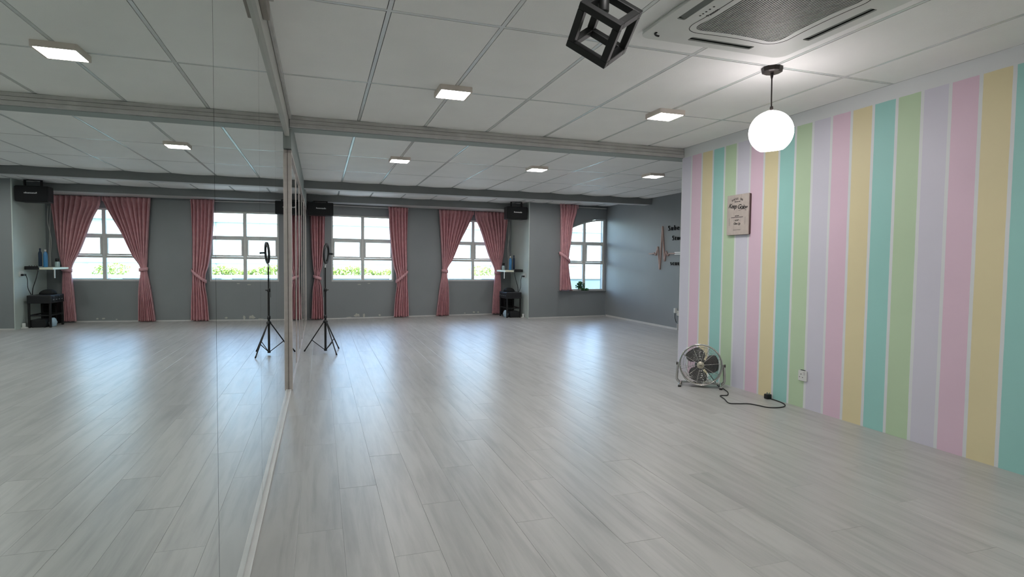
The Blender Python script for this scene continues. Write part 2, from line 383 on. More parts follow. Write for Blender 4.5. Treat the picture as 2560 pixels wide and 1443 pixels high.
zone(-0.25, XF, 5.575, 9.6, [5.975, 7.2, 8.43], 0.014)
zone(-0.25, 4.08, 9.8, 11.57, [10.3], 0.010)
zone(4.08, XF, 9.8, 11.30, [10.3], 0.010)

# ------------------------------------------------------------------ walls
struct('wall_left', MB().box((-0.45, -2.3, 0), (-0.32, 12.2, 2.45)), 'grey')
struct('wall_right', MB().box((XR, -2.3, 0), (XR+0.12, 5.403, 2.45)), 'stripes')
struct('wall_front', MB().box((-0.45, -2.42, 0), (XR+0.12, -2.3, 2.45)), 'white')
struct('wall_return', MB().box((XR+0.12, 5.28, 0), (XF+0.12, 5.4, 2.45)), 'grey')
struct('wall_far_right', MB().box((XF, 5.4, 0), (XF+0.12, 11.42, 2.45)), 'grey')
WZ0, WZ1 = 0.742, 2.068
W1 = (U(0.214), U(1.447)); W2 = (U(2.575), U(3.805))
me = holed([(U(-0.45), 0), (U(4.3), 0), (U(4.3), 2.45), (U(-0.45), 2.45)], [[(a, WZ0), (b_, WZ0), (b_, WZ1), (a, WZ1)] for a, b_ in (W1, W2)], 0, 0.16, 'y')
wb = link('wall_back', me, 'grey', None, 'structure'); wb.location = (0, 11.9, 0); wb.rotation_euler = (0, 0, TH)
rnd = random.Random(3)
for (x, z, sx_, sz_) in ((0.705, 0.066, 0.07, 0.045), (0.838, 0.06, 0.024, 0.05), (1.151, 0.058, 0.03, 0.02), (0.541, 0.026, 0.06, 0.012), (3.204, 0.06, 0.03, 0.025), (3.30, 0.058, 0.025, 0.016), (2.99, 0.046, 0.02, 0.012), (0.745, 0.684, 0.05, 0.012), (0.934, 0.704, 0.035, 0.01)):
    poly = [(U(x)+sx_*math.cos(a)*rnd.uniform(0.5, 1.1), z+sz_*math.sin(a)*rnd.uniform(0.5, 1.1)) for a in [2*PI*k/9 for k in range(9)]]
    MB().prism(poly, -0.0025, 0.001, 'y').build('paint_chip', 'chip', wb)
# bay beside the niche: pale reveal, pier, arched recess
bay = MB()
bay.prism([(U(4.092), 0), (U(4.775), 0), (U(4.775), 0.35), ((4.092+0.35*st_)/ct, 0.35)], 0, 2.45, 'z')
bay.box((U(4.775), 0.02, 0), (U(XF)+0.08, 0.35, 0.545))
wy = bay.build('wall_bay', 'grey', None, kind='structure'); wy.location = (0, 10.75, 0); wy.rotation_euler = (0, 0, TH)
arch = lambda x: 2.13-(2.1-math.sqrt(2.1**2-(6.0-x)**2))
ax0, ax1 = 4.87, 5.955
apts = [(U(ax0+(ax1-ax0)*k/14), arch(ax0+(ax1-ax0)*k/14)) for k in range(15)]
link('arch_panel', holed([(U(4.775), 0.545), (U(ax0), 0.545)]+apts+[(U(ax1), 0.545), (U(XF)+0.08, 0.545), (U(XF)+0.08, 2.45), (U(4.775), 2.45)], [], 0.0, 0.2, 'y'), 'grey', wy)
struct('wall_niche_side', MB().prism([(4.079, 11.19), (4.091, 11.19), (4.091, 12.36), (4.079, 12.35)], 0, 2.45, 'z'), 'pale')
sill = MB().box((U(4.775)-0.004, -0.02, 0.547), (U(XF)-0.002, 0.16, 0.563)).build('window_sill', 'beamgrey', wy)

# beams
struct('ceiling_beam', MB().box((-0.26, YB, 2.30), (XR+0.0, YB+0.18, 2.452)), 'beamlight')
struct('ceiling_beam', MB().box((XR+0.0, YB+0.015, 2.30), (XF, YB+0.18, 2.452)), 'beamlight')
struct('ceiling_beam', MB().box((-0.3, 9.6, 2.285), (XF, 9.8, 2.452)), 'beamgrey')
struct('ceiling_beam', MB().prism([(-0.3, 11.57), (4.078, 11.57), (4.078, 12.40), (-0.3, 11.92)], 2.275, 2.452, 'z'), 'beamgrey')

for a_, b_ in (((-0.235, 9.615, 2.281), (5.93, 9.79, 2.2845)),): struct('soffit_strip', MB().box(a_, b_), 'white')
struct('soffit_strip', MB().prism([(-0.235, 11.60), (4.07, 11.60), (4.07, 12.335), (-0.235, 11.86)], 2.270, 2.2745, 'z'), 'white')
# skirtings
for nm, a, b_, y0 in (('baseboard_back', U(-0.2), U(4.06), 11.9), ('baseboard_bay', U(4.09), U(XF)-0.01, 10.75)):
    o = MB().box((a, -0.012, 0.0), (b_, -0.0005, 0.022)).build(nm, 'trim', None, kind='structure'); o.location = (0, y0, 0); o.rotation_euler = (0, 0, TH)
struct('baseboard_right', MB().box((XF-0.014, 8.68, 0), (XF-0.0005, 11.36, 0.035)), 'trim')
struct('trim_1', MB().box((XM, -2.2, 2.235), (XM+0.018, 5.42, 2.404)), 'fascia')
struct('trim_2', MB().box((-0.30, 5.575, 2.135), (-0.236, 9.59, 2.404)).box((-0.30, 5.442, 2.135), (-0.236, 5.575, 2.299)), 'beamlight')
struct('trim_3', MB().box((-0.255, 9.81, 2.135), (-0.235, 11.5, 2.404)), 'beamlight')

# ------------------------------------------------------------------ windows
def window(name, y0, ua, ub, z0, z1, uc, t1, t2, archf=None):
    root = bpy.data.objects.new(name, None); C.objects.link(root); root['kind'] = 'structure'; root.location = (0, y0, 0); root.rotation_euler = (0, 0, TH)
    d0, d1 = (0.05, 0.10); F = 0.035
    top = (lambda u: z1) if archf is None else archf
    us = [ua+(ub-ua)*k/16 for k in range(17)] if archf else [ua, ub]
    outer = [(ua, z0), (ub, z0)]+[(u, top(u)) for u in reversed(us)]
    inner = [(ua+F, z0+F), (ub-F, z0+F)]+[(min(max(u, ua+F), ub-F), top(u)-F) for u in reversed(us)]
    link('frame', holed(outer, [inner], d0, d1, 'y'), 'winframe', root)
    MB().box((uc-0.03, d0-0.004, z0+F), (uc+0.03, d1-0.002, top(uc)-F*0.6)).build('mullion', 'winframe', root, 0.004, 1)
    for t_ in (t1, t2):
        for a, b_ in ((ua+F, uc-0.03), (uc+0.03, ub-F)):
            MB().box((a, d0, t_-0.022), (b_, d1-0.004, t_+0.022)).build('transom', 'winframe', root, 0.004, 1)
    cells = []
    for a, b_ in ((ua+F, uc-0.03), (uc+0.03, ub-F)):
        cells += [(a, b_, z0+F, t1-0.022, 0), (a, b_, t1+0.022, t2-0.022, 1), (a, b_, t2+0.022, None, 0)]
    for a, b_, c0, c1, sash in cells:
        s_ = 0.0
        if sash:
            s_ = 0.03
            link('sash', holed([(a+.002, c0+.002), (b_-.002, c0+.002), (b_-.002, c1-.002), (a+.002, c1-.002)], [[(a+s_, c0+s_), (b_-s_, c0+s_), (b_-s_, c1-s_), (a+s_, c1-s_)]], d0-0.012, d1-0.012, 'y'), 'winframe', root)
            h = MB().box(((a+b_)/2-0.05, d0-0.03, c0+0.008), ((a+b_)/2+0.05, d0-0.012, c0+0.02)); h.build('window_handle', 'alu', root, 0.003, 1)
        if c1 is None:
            pu = [a+(b_-a)*k/8 for k in range(9)]
            poly = [(a, c0), (b_, c0)]+[(u, top(u)-F) for u in reversed(pu)]
            MB().prism(poly, 0.078, 0.082, 'y').build('window_pane', 'glass', root)
        else:
            MB().box((a+s_, 0.078, c0+s_), (b_-s_, 0.082, c1-s_)).build('window_pane', 'glass', root)
    return root
window('window_1', 11.9, W1[0]+.001, W1[1]-.001, WZ0+.001, WZ1-.001, U(0.824), 1.19, 1.58)
window('window_2', 11.9, W2[0]+.001, W2[1]-.001, WZ0+.001, WZ1-.001, U(3.19), 1.19, 1.58)
window('window_3', 10.75, U(ax0)+.003, U(ax1)-.003, 0.564, None, U(5.445), 1.16, 1.60, lambda u: arch(u*ct)-0.003)

# light portals in the three openings: they emit nothing, they only tell the renderer where the sky comes in
for (x, y0, wd, zc, ht) in ((0.83, 11.9, 1.2, 1.40, 1.3), (3.19, 11.9, 1.2, 1.40, 1.3), (5.41, 10.75, 1.05, 1.32, 1.5)):
    pd = bpy.data.lights.new('window_portal', 'AREA'); pd.shape = 'RECTANGLE'; pd.size = wd; pd.size_y = ht; pd.cycles.is_portal = True
    po = bpy.data.objects.new('window_portal', pd); C.objects.link(po); po.location = onwall(x, zc, 0.14, y0); po.rotation_euler = (-PI/2, 0, TH)

# ------------------------------------------------------------------ mirrors
wm = thing('wall_mirror', 'frameless floor-to-ceiling wall mirror along the left wall, nearest the camera', 'mirror', (XM, 0, 0))
ys = [-2.2, 0.55, 1.74, 2.97, 4.0, 5.18, 5.44]
for a, b_ in zip(ys[:-1], ys[1:]):
    MB().box((-0.006, a+0.002, 0.02), (0, b_-0.002, 2.26)).build('mirror_panel', 'mirror', wm)
MB().box((-0.012, -2.2, 0.0), (0.022, 5.44, 0.014)).build('bottom_strip', 'trim', wm, 0.003, 1)
MB().box((-0.035, -2.2, 0.0), (-0.0065, 5.44, 2.3)).build('backing_board', 'void', wm)
fm = thing('framed_mirror', 'aluminium-framed mirror run beyond the frameless one, by the ring light stand', 'mirror', (-0.25, 0, 0))
py_ = [5.47, 6.75, 7.80, 8.77, 9.82, 10.87, 11.55]
for i, y in enumerate(py_):
    th_ = 0.030 if i == 0 else 0.014
    MB().box((-0.02, y-th_/2, 0.0), (0.015 if i == 0 else 0.006, y+th_/2, 2.10)).build('frame_post', 'alu', fm, 0.003, 1)
for a, b_ in zip(py_[:-1], py_[1:]):
    MB().box((-0.006, a+0.016, 0.03), (0, b_-0.008, 2.10)).build('mirror_panel', 'mirror', fm)
    MB().box((-0.02, a+0.016, 0.0), (0.006, b_-0.008, 0.03)).build('bottom_rail', 'alu', fm)
MB().box((-0.02, 5.5, 2.10), (0.014, 11.55, 2.13)).build('top_rail', 'alu', fm)
MB().box((-0.04, 5.49, 0.0), (-0.0065, 11.55, 2.10)).build('backing_board', 'void', fm)
bx = thing('junction_box', 'small beige cable junction box at the top rail of the mirror', 'box', (XM+0.018, 2.82, 2.29))
MB().box((0, -0.25, -0.0), (0.03, 0.19, 0.075)).build('box_body', 'beige', bx, 0.004)
MB().box((0.002, -0.25, 0.078), (0.05, 0.16, 0.112)).build('cable_duct', 'trunk', bx, 0.003)
ct_ = MB().box((XM+0.0195, 3.02, 2.372), (XM+0.04, 5.38, 2.403)).build('cable_duct', 'trunk', None, 0.003)
tag(ct_, 'thin grey cable duct in the corner above the mirror rail', 'cable duct')
for k, (nm) in enumerate(('topmost', 'middle', 'lowest')):
    z1_ = 2.402-0.033*k
    o = MB().box((-0.245, YB-0.022-0.004*k, z1_-0.031), (XR-0.002, YB-0.001, z1_)).build('cable_trunking', 'trunk', None, 0.003)
    tag(o, nm + ' of three stacked grey cable trunks along the front ceiling beam', 'cable trunking', 'cable trunks on the front beam')

# ------------------------------------------------------------------ curtains
def interp(tab, z):
    tab = sorted(tab)
    if z <= tab[0][0]: return tab[0][1:]
    for i in range(len(tab)-1):
        if z <= tab[i+1][0]:
            t_ = (z-tab[i][0])/(tab[i+1][0]-tab[i][0]); h = tab[i+1][0]-tab[i][0]
            outv = []
            for c in (1, 2):
                def sl(k):
                    if k == 0: return (tab[1][c]-tab[0][c])/(tab[1][0]-tab[0][0])
                    if k == len(tab)-1: return (tab[-1][c]-tab[-2][c])/(tab[-1][0]-tab[-2][0])
                    a = (tab[k][c]-tab[k-1][c])/(tab[k][0]-tab[k-1][0]); b_ = (tab[k+1][c]-tab[k][c])/(tab[k+1][0]-tab[k][0])
                    return 0 if a*b_ <= 0 else 2*a*b_/(a+b_)
                p0, p1, m0, m1 = tab[i][c], tab[i+1][c], sl(i)*h, sl(i+1)*h
                outv.append((2*t_**3-3*t_**2+1)*p0+(t_**3-2*t_**2+t_)*m0+(-2*t_**3+3*t_**2)*p1+(t_**3-t_**2)*m1)
            return outv
    return tab[-1][1:]
def curtain(label, y0, prof, nf, tie, seed, d0=-0.075):
    rn = random.Random(seed)
    xc = sum(prof[0][1:])/2
    base = onwall(xc, 0, 0, y0)
    root = thing('curtain', label, 'curtain', base, TH, None)
    zt, zb = prof[0][0], prof[-1][0]; nz_, nu = 70, nf*14
    ph = [rn.uniform(-0.9, 0.9) for _ in range(nf+2)]; amp = [rn.uniform(0.6, 1.25) for _ in range(nf+2)]
    zs = [zt-(zt-zb)*j/nz_ for j in range(nz_+1)]; ztie = (tie[0]+tie[2])/2
    vs = []
    for z in zs:
        Lx, Rx = interp(prof, z); near = math.exp(-((z-ztie)/0.16)**2); head = max(0, min(1, (z-(zt-0.10))/0.04))
        for i in range(nu+1):
            t_ = i/nu; q = t_*nf; k = min(int(q), nf-1); fr_ = q-k
            a_ = (amp[k]*(1-fr_)+amp[k+1]*fr_); p_ = ph[k]*(1-fr_)+ph[k+1]*fr_
            s_ = math.sin(2*PI*q + 0.5*p_*(1-0.5*head) + 0.25*math.sin(2.1*z+seed))
            s2 = math.copysign(abs(s_)**0.75, s_)
            A = 0.052*(1-0.45*near)*(0.55+0.45*(1-head))
            dep = d0 - A*a_*s2 - 0.012*math.sin(3.7*t_*PI+z*1.9+seed)*(1-head) - 0.02*near*math.sin(PI*t_)
            wob_ = 0.006*math.sin(2*PI*q*2+z*3)*(1-head)
            vs.append((U(Lx+(Rx-Lx)*t_ - xc)+wob_*0.4, dep, z + (0.006*math.sin(q*2.1+seed) if z < zb+0.02 else 0)))
    fs = [(j*(nu+1)+i, j*(nu+1)+i+1, (j+1)*(nu+1)+i+1, (j+1)*(nu+1)+i) for j in range(nz_) for i in range(nu)]
    pa = MB().add(vs, fs, True).build('curtain_panel', 'cloth', root)
    sm = pa.modifiers.new('thickness', 'SOLIDIFY'); sm.thickness = 0.004; sm.offset = 0
    # heading tape and pleat tabs
    Lx, Rx = prof[0][1:]
    for k in range(nf+1):
        u_ = U(Lx+(Rx-Lx)*min(max((k+0.25)/nf, 0.02), 0.98)-xc)
        MB().box((u_-0.006, d0-0.034, zt-0.085), (u_+0.006, d0-0.012, zt-0.004)).build('pleat_tab', 'cloth', root, 0.003, 1)
    # tieback band (tilted loop)
    za, xa, zb_, xb = tie; N = 40; ring = []
    for k in range(N):
        a = 2*PI*k/N; uu = (xa+xb)/2 + (abs(xb-xa)/2+0.012)*math.cos(a); t_ = (math.cos(a)+1)/2
        zz = (za+(zb_-za)*t_) if xb > xa else (zb_+(za-zb_)*t_); ring.append((U(uu-xc), d0-0.01-0.068*math.sin(a), zz))
    vs = []; H = 0.03
    for p in ring: vs += [(p[0], p[1], p[2]-H), (p[0], p[1]-0.002, p[2]), (p[0], p[1], p[2]+H)]
    fs = []
    for k in range(N):
        j = (k+1) % N; fs += [(k*3, j*3, j*3+1, k*3+1), (k*3+1, j*3+1, j*3+2, k*3+2)]
    tb = MB().add(vs, fs, True).build('tieback', 'cloth', root); s2_ = tb.modifiers.new('thickness', 'SOLIDIFY'); s2_.thickness = 0.006; s2_.offset = 0
    hz = za
    hk = MB().tube([(U(xa-xc), -0.001, hz), (U(xa-xc), -0.075, hz), (U(xa-xc), -0.082, hz+0.03)], 0.005, 8); hk.build('wall_hook', 'bronze', root)
    return root
curtain('narrow pink curtain behind the hanging speaker, left of the first window', 11.9, [(2.255,-.19,.09),(1.5,-.17,.075),(1.05,-.14,.03),(.83,-.115,-.02),(.6,-.15,.02),(0.015,-.18,.05)], 5, (0.80, 0.0, 0.85, -0.125), 1)
curtain('gathered pink curtain right of the widely open first window', 11.9, [(2.262,1.31,1.71),(1.9,1.325,1.705),(1.4,1.37,1.70),(1.05,1.42,1.70),(.85,1.475,1.70),(.7,1.48,1.70),(.4,1.44,1.715),(.012,1.415,1.725)], 6, (0.95, 1.70, 0.74, 1.475), 2)
curtain('wide pink curtain swept left across the middle window', 11.9, [(2.262,2.373,3.158),(2.19,2.376,3.14),(1.65,2.42,2.89),(1.2,2.45,2.68),(1.0,2.46,2.56),(.9,2.45,2.555),(.6,2.40,2.59),(.012,2.325,2.61)], 9, (0.97, 2.45, 0.95, 2.565), 3)
curtain('wide pink curtain swept right beside the audio corner', 11.9, [(2.262,3.176,3.955),(2.15,3.18,3.955),(1.87,3.30,3.93),(1.3,3.51,3.87),(1.0,3.65,3.81),(.92,3.665,3.80),(.6,3.64,3.81),(.025,3.61,3.79)], 9, (0.96, 3.80, 0.93, 3.66), 4, -0.07)
curtain('short pink curtain ending on the sill of the arched window', 10.75, [(2.395,4.765,5.20),(2.3,4.77,5.195),(1.98,4.775,5.10),(1.6,4.785,5.05),(1.2,4.79,5.0),(.95,4.785,5.03),(.585,4.775,5.10)], 6, (1.37, 4.775, 1.19, 5.005), 5, -0.062)
def rail(label, xa, xb, z, y0, d):
    o = MB().tube([(U(xa-(xa+xb)/2), 0, 0), (U(xb-(xa+xb)/2), 0, 0)], 0.011, 8)
    root = thing('curtain_rail', label, 'curtain rail', onwall((xa+xb)/2, z, d, y0), TH)
    o.build('rail', 'trim', root)
    for s_ in (-0.45, 0.0, 0.45): MB().box((U((xb-xa)*s_)-0.01, -0.008, -0.006), (U((xb-xa)*s_)+0.01, -d, 0.012)).build('rail_bracket', 'trim', root)
rail('white curtain rail over the wide open first window', -0.15, 1.74, 2.262-0.02, 11.9, -0.03)
rail('white curtain rail above the arched window', 4.80, 5.93, 2.355, 10.75, -0.035)

# ------------------------------------------------------------------ ceiling lights
LP = [(0.92, 4.17, 'square LED ceiling light nearest the mirror, in front of the first beam'), (2.70, 4.17, 'square LED ceiling light left of the globe pendant, in front of the first beam'),
      (0.92, 7.13, 'square LED ceiling light between the beams, left of three in that row'), (2.70, 7.13, 'square LED ceiling light between the beams, middle of three in that row'),
      (4.40, 7.06, 'square LED ceiling light between the beams, right of three, near the striped wall corner'),
      (0.92, 1.2, 'added unseen square LED ceiling light above the camera near the mirror, for room brightness'), (2.70, 0.9, 'added unseen square LED ceiling light above the camera near the striped wall, for room brightness'),  # these two are out of view, added to brighten the near end
      (0.92, 10.06, 'square LED ceiling light hidden behind the second beam near the mirror'), (2.70, 10.06, 'square LED ceiling light hidden behind the second beam, mid room'), (4.40, 10.06, 'square LED ceiling light hidden behind the second beam near the far right wall')]
frm = holed(rrect(-.118, -.118, .118, .118, .012, 3), [rrect(-.106, -.106, .106, .106, .008, 3)], -0.037, 0.0)
dif = MB().prism(rrect(-.1055, -.1055, .1055, .1055, .008, 3), -0.0345, -0.03).mesh('diffuser')
bck = MB().box((-.11, -.11, -0.012), (.11, .11, -0.001)).mesh('back_plate')
M['lampframe'] = mat('warm_white_lamp_casing', 'D9CFC6', 0.5, var=0.02)
for i, (x, y, lab) in enumerate(LP):
    t_ = thing('ceiling_light', lab, 'ceiling light', (x, y, ZC-0.0035), 0, 'square LED ceiling lights')
    link('casing', frm, 'lampframe', t_); link('diffuser', dif, 'led', t_); link('back_plate', bck, 'lampframe', t_)

# ------------------------------------------------------------------ globe pendant
gp = thing('pendant_lamp', 'lit opal globe pendant hanging on a dark cord near the striped wall', 'pendant lamp', (2.715, 3.0, ZC))
MB().lathe([(0.0, -0.036), (0.05, -0.036), (0.062, -0.03), (0.066, -0.008), (0.062, 0.0), (0.0, 0.0)], 12, smooth=False).build('canopy', 'bronze', gp)
MB().lathe([(0.011, -0.036), (0.008, -0.06), (0.004, -0.075)], 12).build('cord_grip', 'bronze', gp)
MB().tube([(0, 0, -0.06), (0.002, 0, -0.2), (0.004, 0, -0.27)], 0.0042, 8).build('cord', 'bronze', gp)
MB().lathe([(0.0, -0.245), (0.010, -0.245), (0.011, -0.262), (0.008, -0.268), (0.018, -0.276), (0.024, -0.288), (0.024, -0.305), (0.0, -0.305)], 16, Matrix.Translation((0.004, 0, 0))).build('lamp_socket', 'bronze', gp)
R_ = 0.133; prof = []
for k in range(0, 25):
    a = PI*0.5 - (PI*0.5+math.asin(0.115/R_))*k/24
    prof.append((R_*math.cos(a), R_*math.sin(a)))
prof[0] = (0.02, prof[0][1])
gm = Matrix.Translation((0.006, 0, -0.405)) @ Matrix.Rotation(math.radians(-7), 4, Vector((-0.3, 0.95, 0)))
MB().lathe(prof+[(prof[-1][0]-0.004, prof[-1][1]+0.002), (0.0, -0.02)], 40, gm).build('globe_shade', 'globe', gp)

# ------------------------------------------------------------------ cube lamp
cl = thing('cube_lamp', 'black open cube-frame pendant lamp tilted at the top of the picture', 'pendant lamp', (0.89, 1.755, ZC))
RC = Matrix(((0.686, 0.727, -0.028), (-0.461, 0.404, -0.79), (-0.563, 0.555, 0.613)))
cc = Vector((0.913, 1.791, 1.953))-Vector((0.89, 1.755, ZC)); s_ = 0.08; bw = 0.025
cv = {}
for a in (-1, 1):
    for b_ in (-1, 1):
        for c in (-1, 1): cv[(a, b_, c)] = cc + RC @ Vector((a*(s_-bw/2), b_*(s_-bw/2), c*(s_-bw/2)))
keys = list(cv)
for i in range(8):
    for j in range(i+1, 8):
        df = [keys[i][k] != keys[j][k] for k in range(3)]
        if sum(df) == 1:
            ax = df.index(True); p, q = cv[keys[i]], cv[keys[j]]; d = (q-p).normalized()*(bw/2 if ax == 0 else (-bw/2+0.0005))
            MB().bar(p-d, q+d, bw, bw, RC @ Vector((0, 0, 1) if ax != 2 else (0, 1, 0))).build('frame_bar', 'blackmetal', cl, 0.002, 1)
sk = Vector((-0.001, 0.0, -0.398+0.0))
MB().lathe([(0.0, -0.413), (0.017, -0.413), (0.0185, -0.409), (0.0185, -0.325), (0.012, -0.315), (0.0, -0.315)], 20, Matrix.Translation(cc*1.0-Vector((0, 0, cc.z))+Vector((-0.012, -0.02, 0)))).build('lamp_socket', 'blackmetal', cl)
sp = Vector((cc.x-0.012, cc.y-0.02, -0.318)); tm = (cv[(-1, 1, 1)]+cv[(1, 1, 1)])/2
MB().tube([sp, Vector((sp.x, sp.y, -0.02))], 0.004, 8).build('cord', 'blackmetal', cl)
MB().bar(tm, sp+Vector((0, 0, 0.008)), 0.012, 0.004).build('strap', 'blackmetal', cl)
MB().lathe([(0.0, -0.03), (0.05, -0.03), (0.055, 0.0), (0.0, 0.0)], 20, Matrix.Translation((sp.x, sp.y, 0))).build('canopy', 'blackmetal', cl)

# ------------------------------------------------------------------ cassette air conditioner
ac = thing('air_conditioner', 'white four-way ceiling cassette air conditioner with grey grille', 'air conditioner', (2.105, 2.318, ZC))
zb_ = -0.030
slots = []
for k in range(4):
    a = k*PI/2; R2 = lambda p: (p[0]*math.cos(a)-p[1]*math.sin(a), p[0]*math.sin(a)+p[1]*math.cos(a))
    slots.append([R2(p) for p in rrect(-0.205, 0.372, 0.205, 0.418, 0.008, 2)])
def bulge(hx, hy, r, n=7, bl=0.022):   # rounded rectangle whose sides bow inwards
    base = rrect(-hx, -hy, hx, hy, r, n); pts = []
    for i, p in enumerate(base):
        q = base[(i+1) % len(base)]; pts.append(p)
        if math.hypot(q[0]-p[0], q[1]-p[1]) > 0.15: pts += [(p[0]+(q[0]-p[0])*k/8, p[1]+(q[1]-p[1])*k/8) for k in range(1, 8)]
    return [(x-math.copysign(bl*(1-min(1, abs(y)/(hy-0.02))**2)*(abs(x)/hx)**2, x), y-math.copysign(bl*(1-min(1, abs(x)/(hx-0.02))**2)*(abs(y)/hy)**2, y)) for x, y in pts]
gr = bulge(0.275, 0.295, 0.075)
link('panel', holed(rrect(-0.475, -0.475, 0.475, 0.475, 0.06, 6), slots+[gr], zb_, zb_+0.008), 'acplastic', ac)
MB().prism(rrect(-0.475, -0.475, 0.475, 0.475, 0.06, 6), zb_+0.0201, -0.004).build('housing', 'acplastic', ac)
link('panel_rim', holed(rrect(-0.470, -0.470, 0.470, 0.470, 0.058, 6), [rrect(-0.455, -0.455, 0.455, 0.455, 0.05, 6)], zb_+0.008, zb_+0.02), 'acplastic', ac)
MB().prism(rrect(-0.44, -0.44, 0.44, 0.44, 0.05, 5), zb_+0.015, zb_+0.0195).build('duct_back', 'dark', ac)
link('grille_surround', holed(bulge(0.315, 0.335, 0.12), [bulge(0.312, 0.332, 0.118)], zb_-0.001, zb_+0.003), 'dark', ac)
sl = MB(); nS = 40
for k in range(nS):
    x = -0.268+0.536*k/(nS-1)
    ey = 0.293-(0 if abs(x) < 0.2 else 0.075-math.sqrt(max(0, 0.075**2-(abs(x)-0.2)**2)))-0.022*(1-min(1, abs(x)/0.255)**2)
    t_ = (0.275-abs(x))/0.022; y1 = 0.0 if t_ >= 1 else 0.275*math.sqrt(1-t_)
    for s2 in ((-1, 1) if y1 > 0 else (0,)):
        if s2 == 0: sl.box((x-0.0034, -ey, zb_+0.001), (x+0.0034, ey, zb_+0.012))
        elif ey > y1+0.01: sl.box((x-0.0034, min(s2*y1, s2*ey), zb_+0.001), (x+0.0034, max(s2*y1, s2*ey), zb_+0.012))
for y in (-0.19, 0, 0.19): sl.box((-0.25, y-0.003, zb_+0.006), (0.25, y+0.003, zb_+0.013))
sl.build('intake_grille', 'acgrille', ac, kind='stuff')
for k in range(4):
    mx_ = Matrix.Rotation(k*PI/2, 4, 'Z') @ Matrix.Translation((0, 0.392, zb_+0.0095)) @ Matrix.Rotation(math.radians(10 if k != 1 else 14), 4, 'X')
    MB().box((-0.200, -0.019, -0.002), (0.200, 0.019, 0.002), mx_).build('louvre', 'vane', ac)
for sx_, sy_ in ((-1, 1), (1, 1), (-1, -1), (1, -1)):
    a0 = math.atan2(sy_, sx_); arc = [(sx_*0.385+0.035*math.cos(a0+t2), sy_*0.385+0.035*math.sin(a0+t2), zb_-0.0005) for t2 in [-0.9+1.8*k/8 for k in range(9)]]
    if sx_ < 0 and sy_ > 0: MB().tube(arc, 0.006, 6).build('corner_catch', 'dark', ac)
for k, y in enumerate((0.135, 0.112, 0.088, 0.06, 0.03)):
    MB().box((-0.335, y-0.005, zb_-0.001), (-0.327, y+0.004, zb_+0.001)).build('indicator_mark', 'dark', ac)
text('maker_text', 'Panason', 0.026, 'ink', ac, (-0.294, 0.085, zb_-0.0008), (PI, 0, -PI/2), 0.0004)

# ------------------------------------------------------------------ wall plaque
pq = thing('wall_plaque', 'rustic board plaque lettered Keep Going on the pastel striped wall', 'plaque', (XR, 4.47, 1.44))
for k in range(3):
    y1_ = 0.147-k*0.098; MB().prism([(y1_-0.0972, 0.0), (y1_, 0.0), (y1_, 0.375), (y1_-0.0972, 0.375)], -0.030, -0.018, 'x').build('board', 'plank', pq, 0.002, 1)
MB().prism(rrect(-0.147, 0.0, 0.147, 0.375, 0.012, 4), -0.0178, -0.001, 'x').build('backing', 'plankedge', pq)
TR = (PI/2, 0, -PI/2); px_ = -0.0306
word = 'FOCUS ON'; n_ = len(word)
for k, chh in enumerate(word):
    if chh == ' ': continue
    a = (k-(n_-1)/2)*0.118; text('letter', chh, 0.026, 'ink', pq, (px_, -0.165*math.sin(a)+0.008, 0.170+0.165*math.cos(a)), (PI/2, -a, -PI/2) if False else (PI/2, a, -PI/2), 0.0006, bold=0.0006)
text('small_text', 'what you want', 0.013, 'ink', pq, (px_, 0.005, 0.310), TR, 0.0006, bold=0.0004)
text('script_text', 'Keep Going', 0.060, 'ink', pq, (px_, 0.0, 0.262), (PI/2, 0.12, -PI/2), 0.0006, 0.86, shear=0.35, bold=0.0012)
MB().tube([(px_+0.0005, -0.015, 0.224), (px_+0.0005, -0.05, 0.232), (px_+0.0005, -0.08, 0.236), (px_+0.0005, -0.105, 0.245)], 0.0014, 6).build('flourish', 'ink', pq)
text('small_text', 'and never', 0.014, 'ink', pq, (px_, 0.005, 0.178), TR, 0.0006, bold=0.0005)
MB().box((px_-0.0006, -0.075, 0.161), (px_+0.0004, 0.085, 0.166)).build('printed_rule', 'ink', pq)
text('small_text', '-  DON\'T  -', 0.018, 'ink', pq, (px_, 0.005, 0.135), TR, 0.0006, bold=0.0005)
text('script_text', 'Give Up', 0.030, 'ink', pq, (px_, 0.005, 0.104), (PI/2, 0.06, -PI/2), 0.0006, 0.9, shear=0.3, bold=0.0006)
MB().box((px_-0.0006, -0.045, 0.045), (px_+0.0004, 0.052, 0.048)).build('printed_rule', 'ink', pq)
for y in (0.11, -0.105): MB().box((px_-0.0004, y-0.0006, 0.09), (px_+0.0004, y+0.0006, 0.16)).build('printed_rule', 'ink', pq)

# ------------------------------------------------------------------ socket on striped wall
def socket(label, loc, rotz, w_=0.086):
    t_ = thing('wall_socket', label, 'socket', loc, rotz)
    MB().prism(rrect(-w_/2, -0.043, w_/2, 0.043, 0.006, 3), -0.012, -0.0005, 'y').build('face_plate', 'acplastic', t_, 0.002, 1)
    MB().box((-w_/2+0.003, -0.022, -0.040), (w_/2-0.003, -0.0121, 0.040)).build('front_plate', 'acplastic', t_, 0.003, 1) if False else None
    MB().box((0.008, -0.0155, 0.008), (0.028, -0.012, 0.034)).build('rocker_switch', 'trim', t_, 0.0015, 1)
    for x, z, a, b_ in ((-0.012, 0.012, 0.004, 0.007), (-0.026, -0.012, 0.006, 0.003), (0.004, -0.014, 0.006, 0.003)):
        MB().box((x-a/2-0.001, -0.0126, z-b_/2-0.001), (x+a/2+0.001, -0.0119, z+b_/2+0.001)).build('pin_hole', 'dark', t_)
    return t_
s1 = socket('white square wall socket low on the pastel striped wall', (XR, 3.668, 0.264), -PI/2)
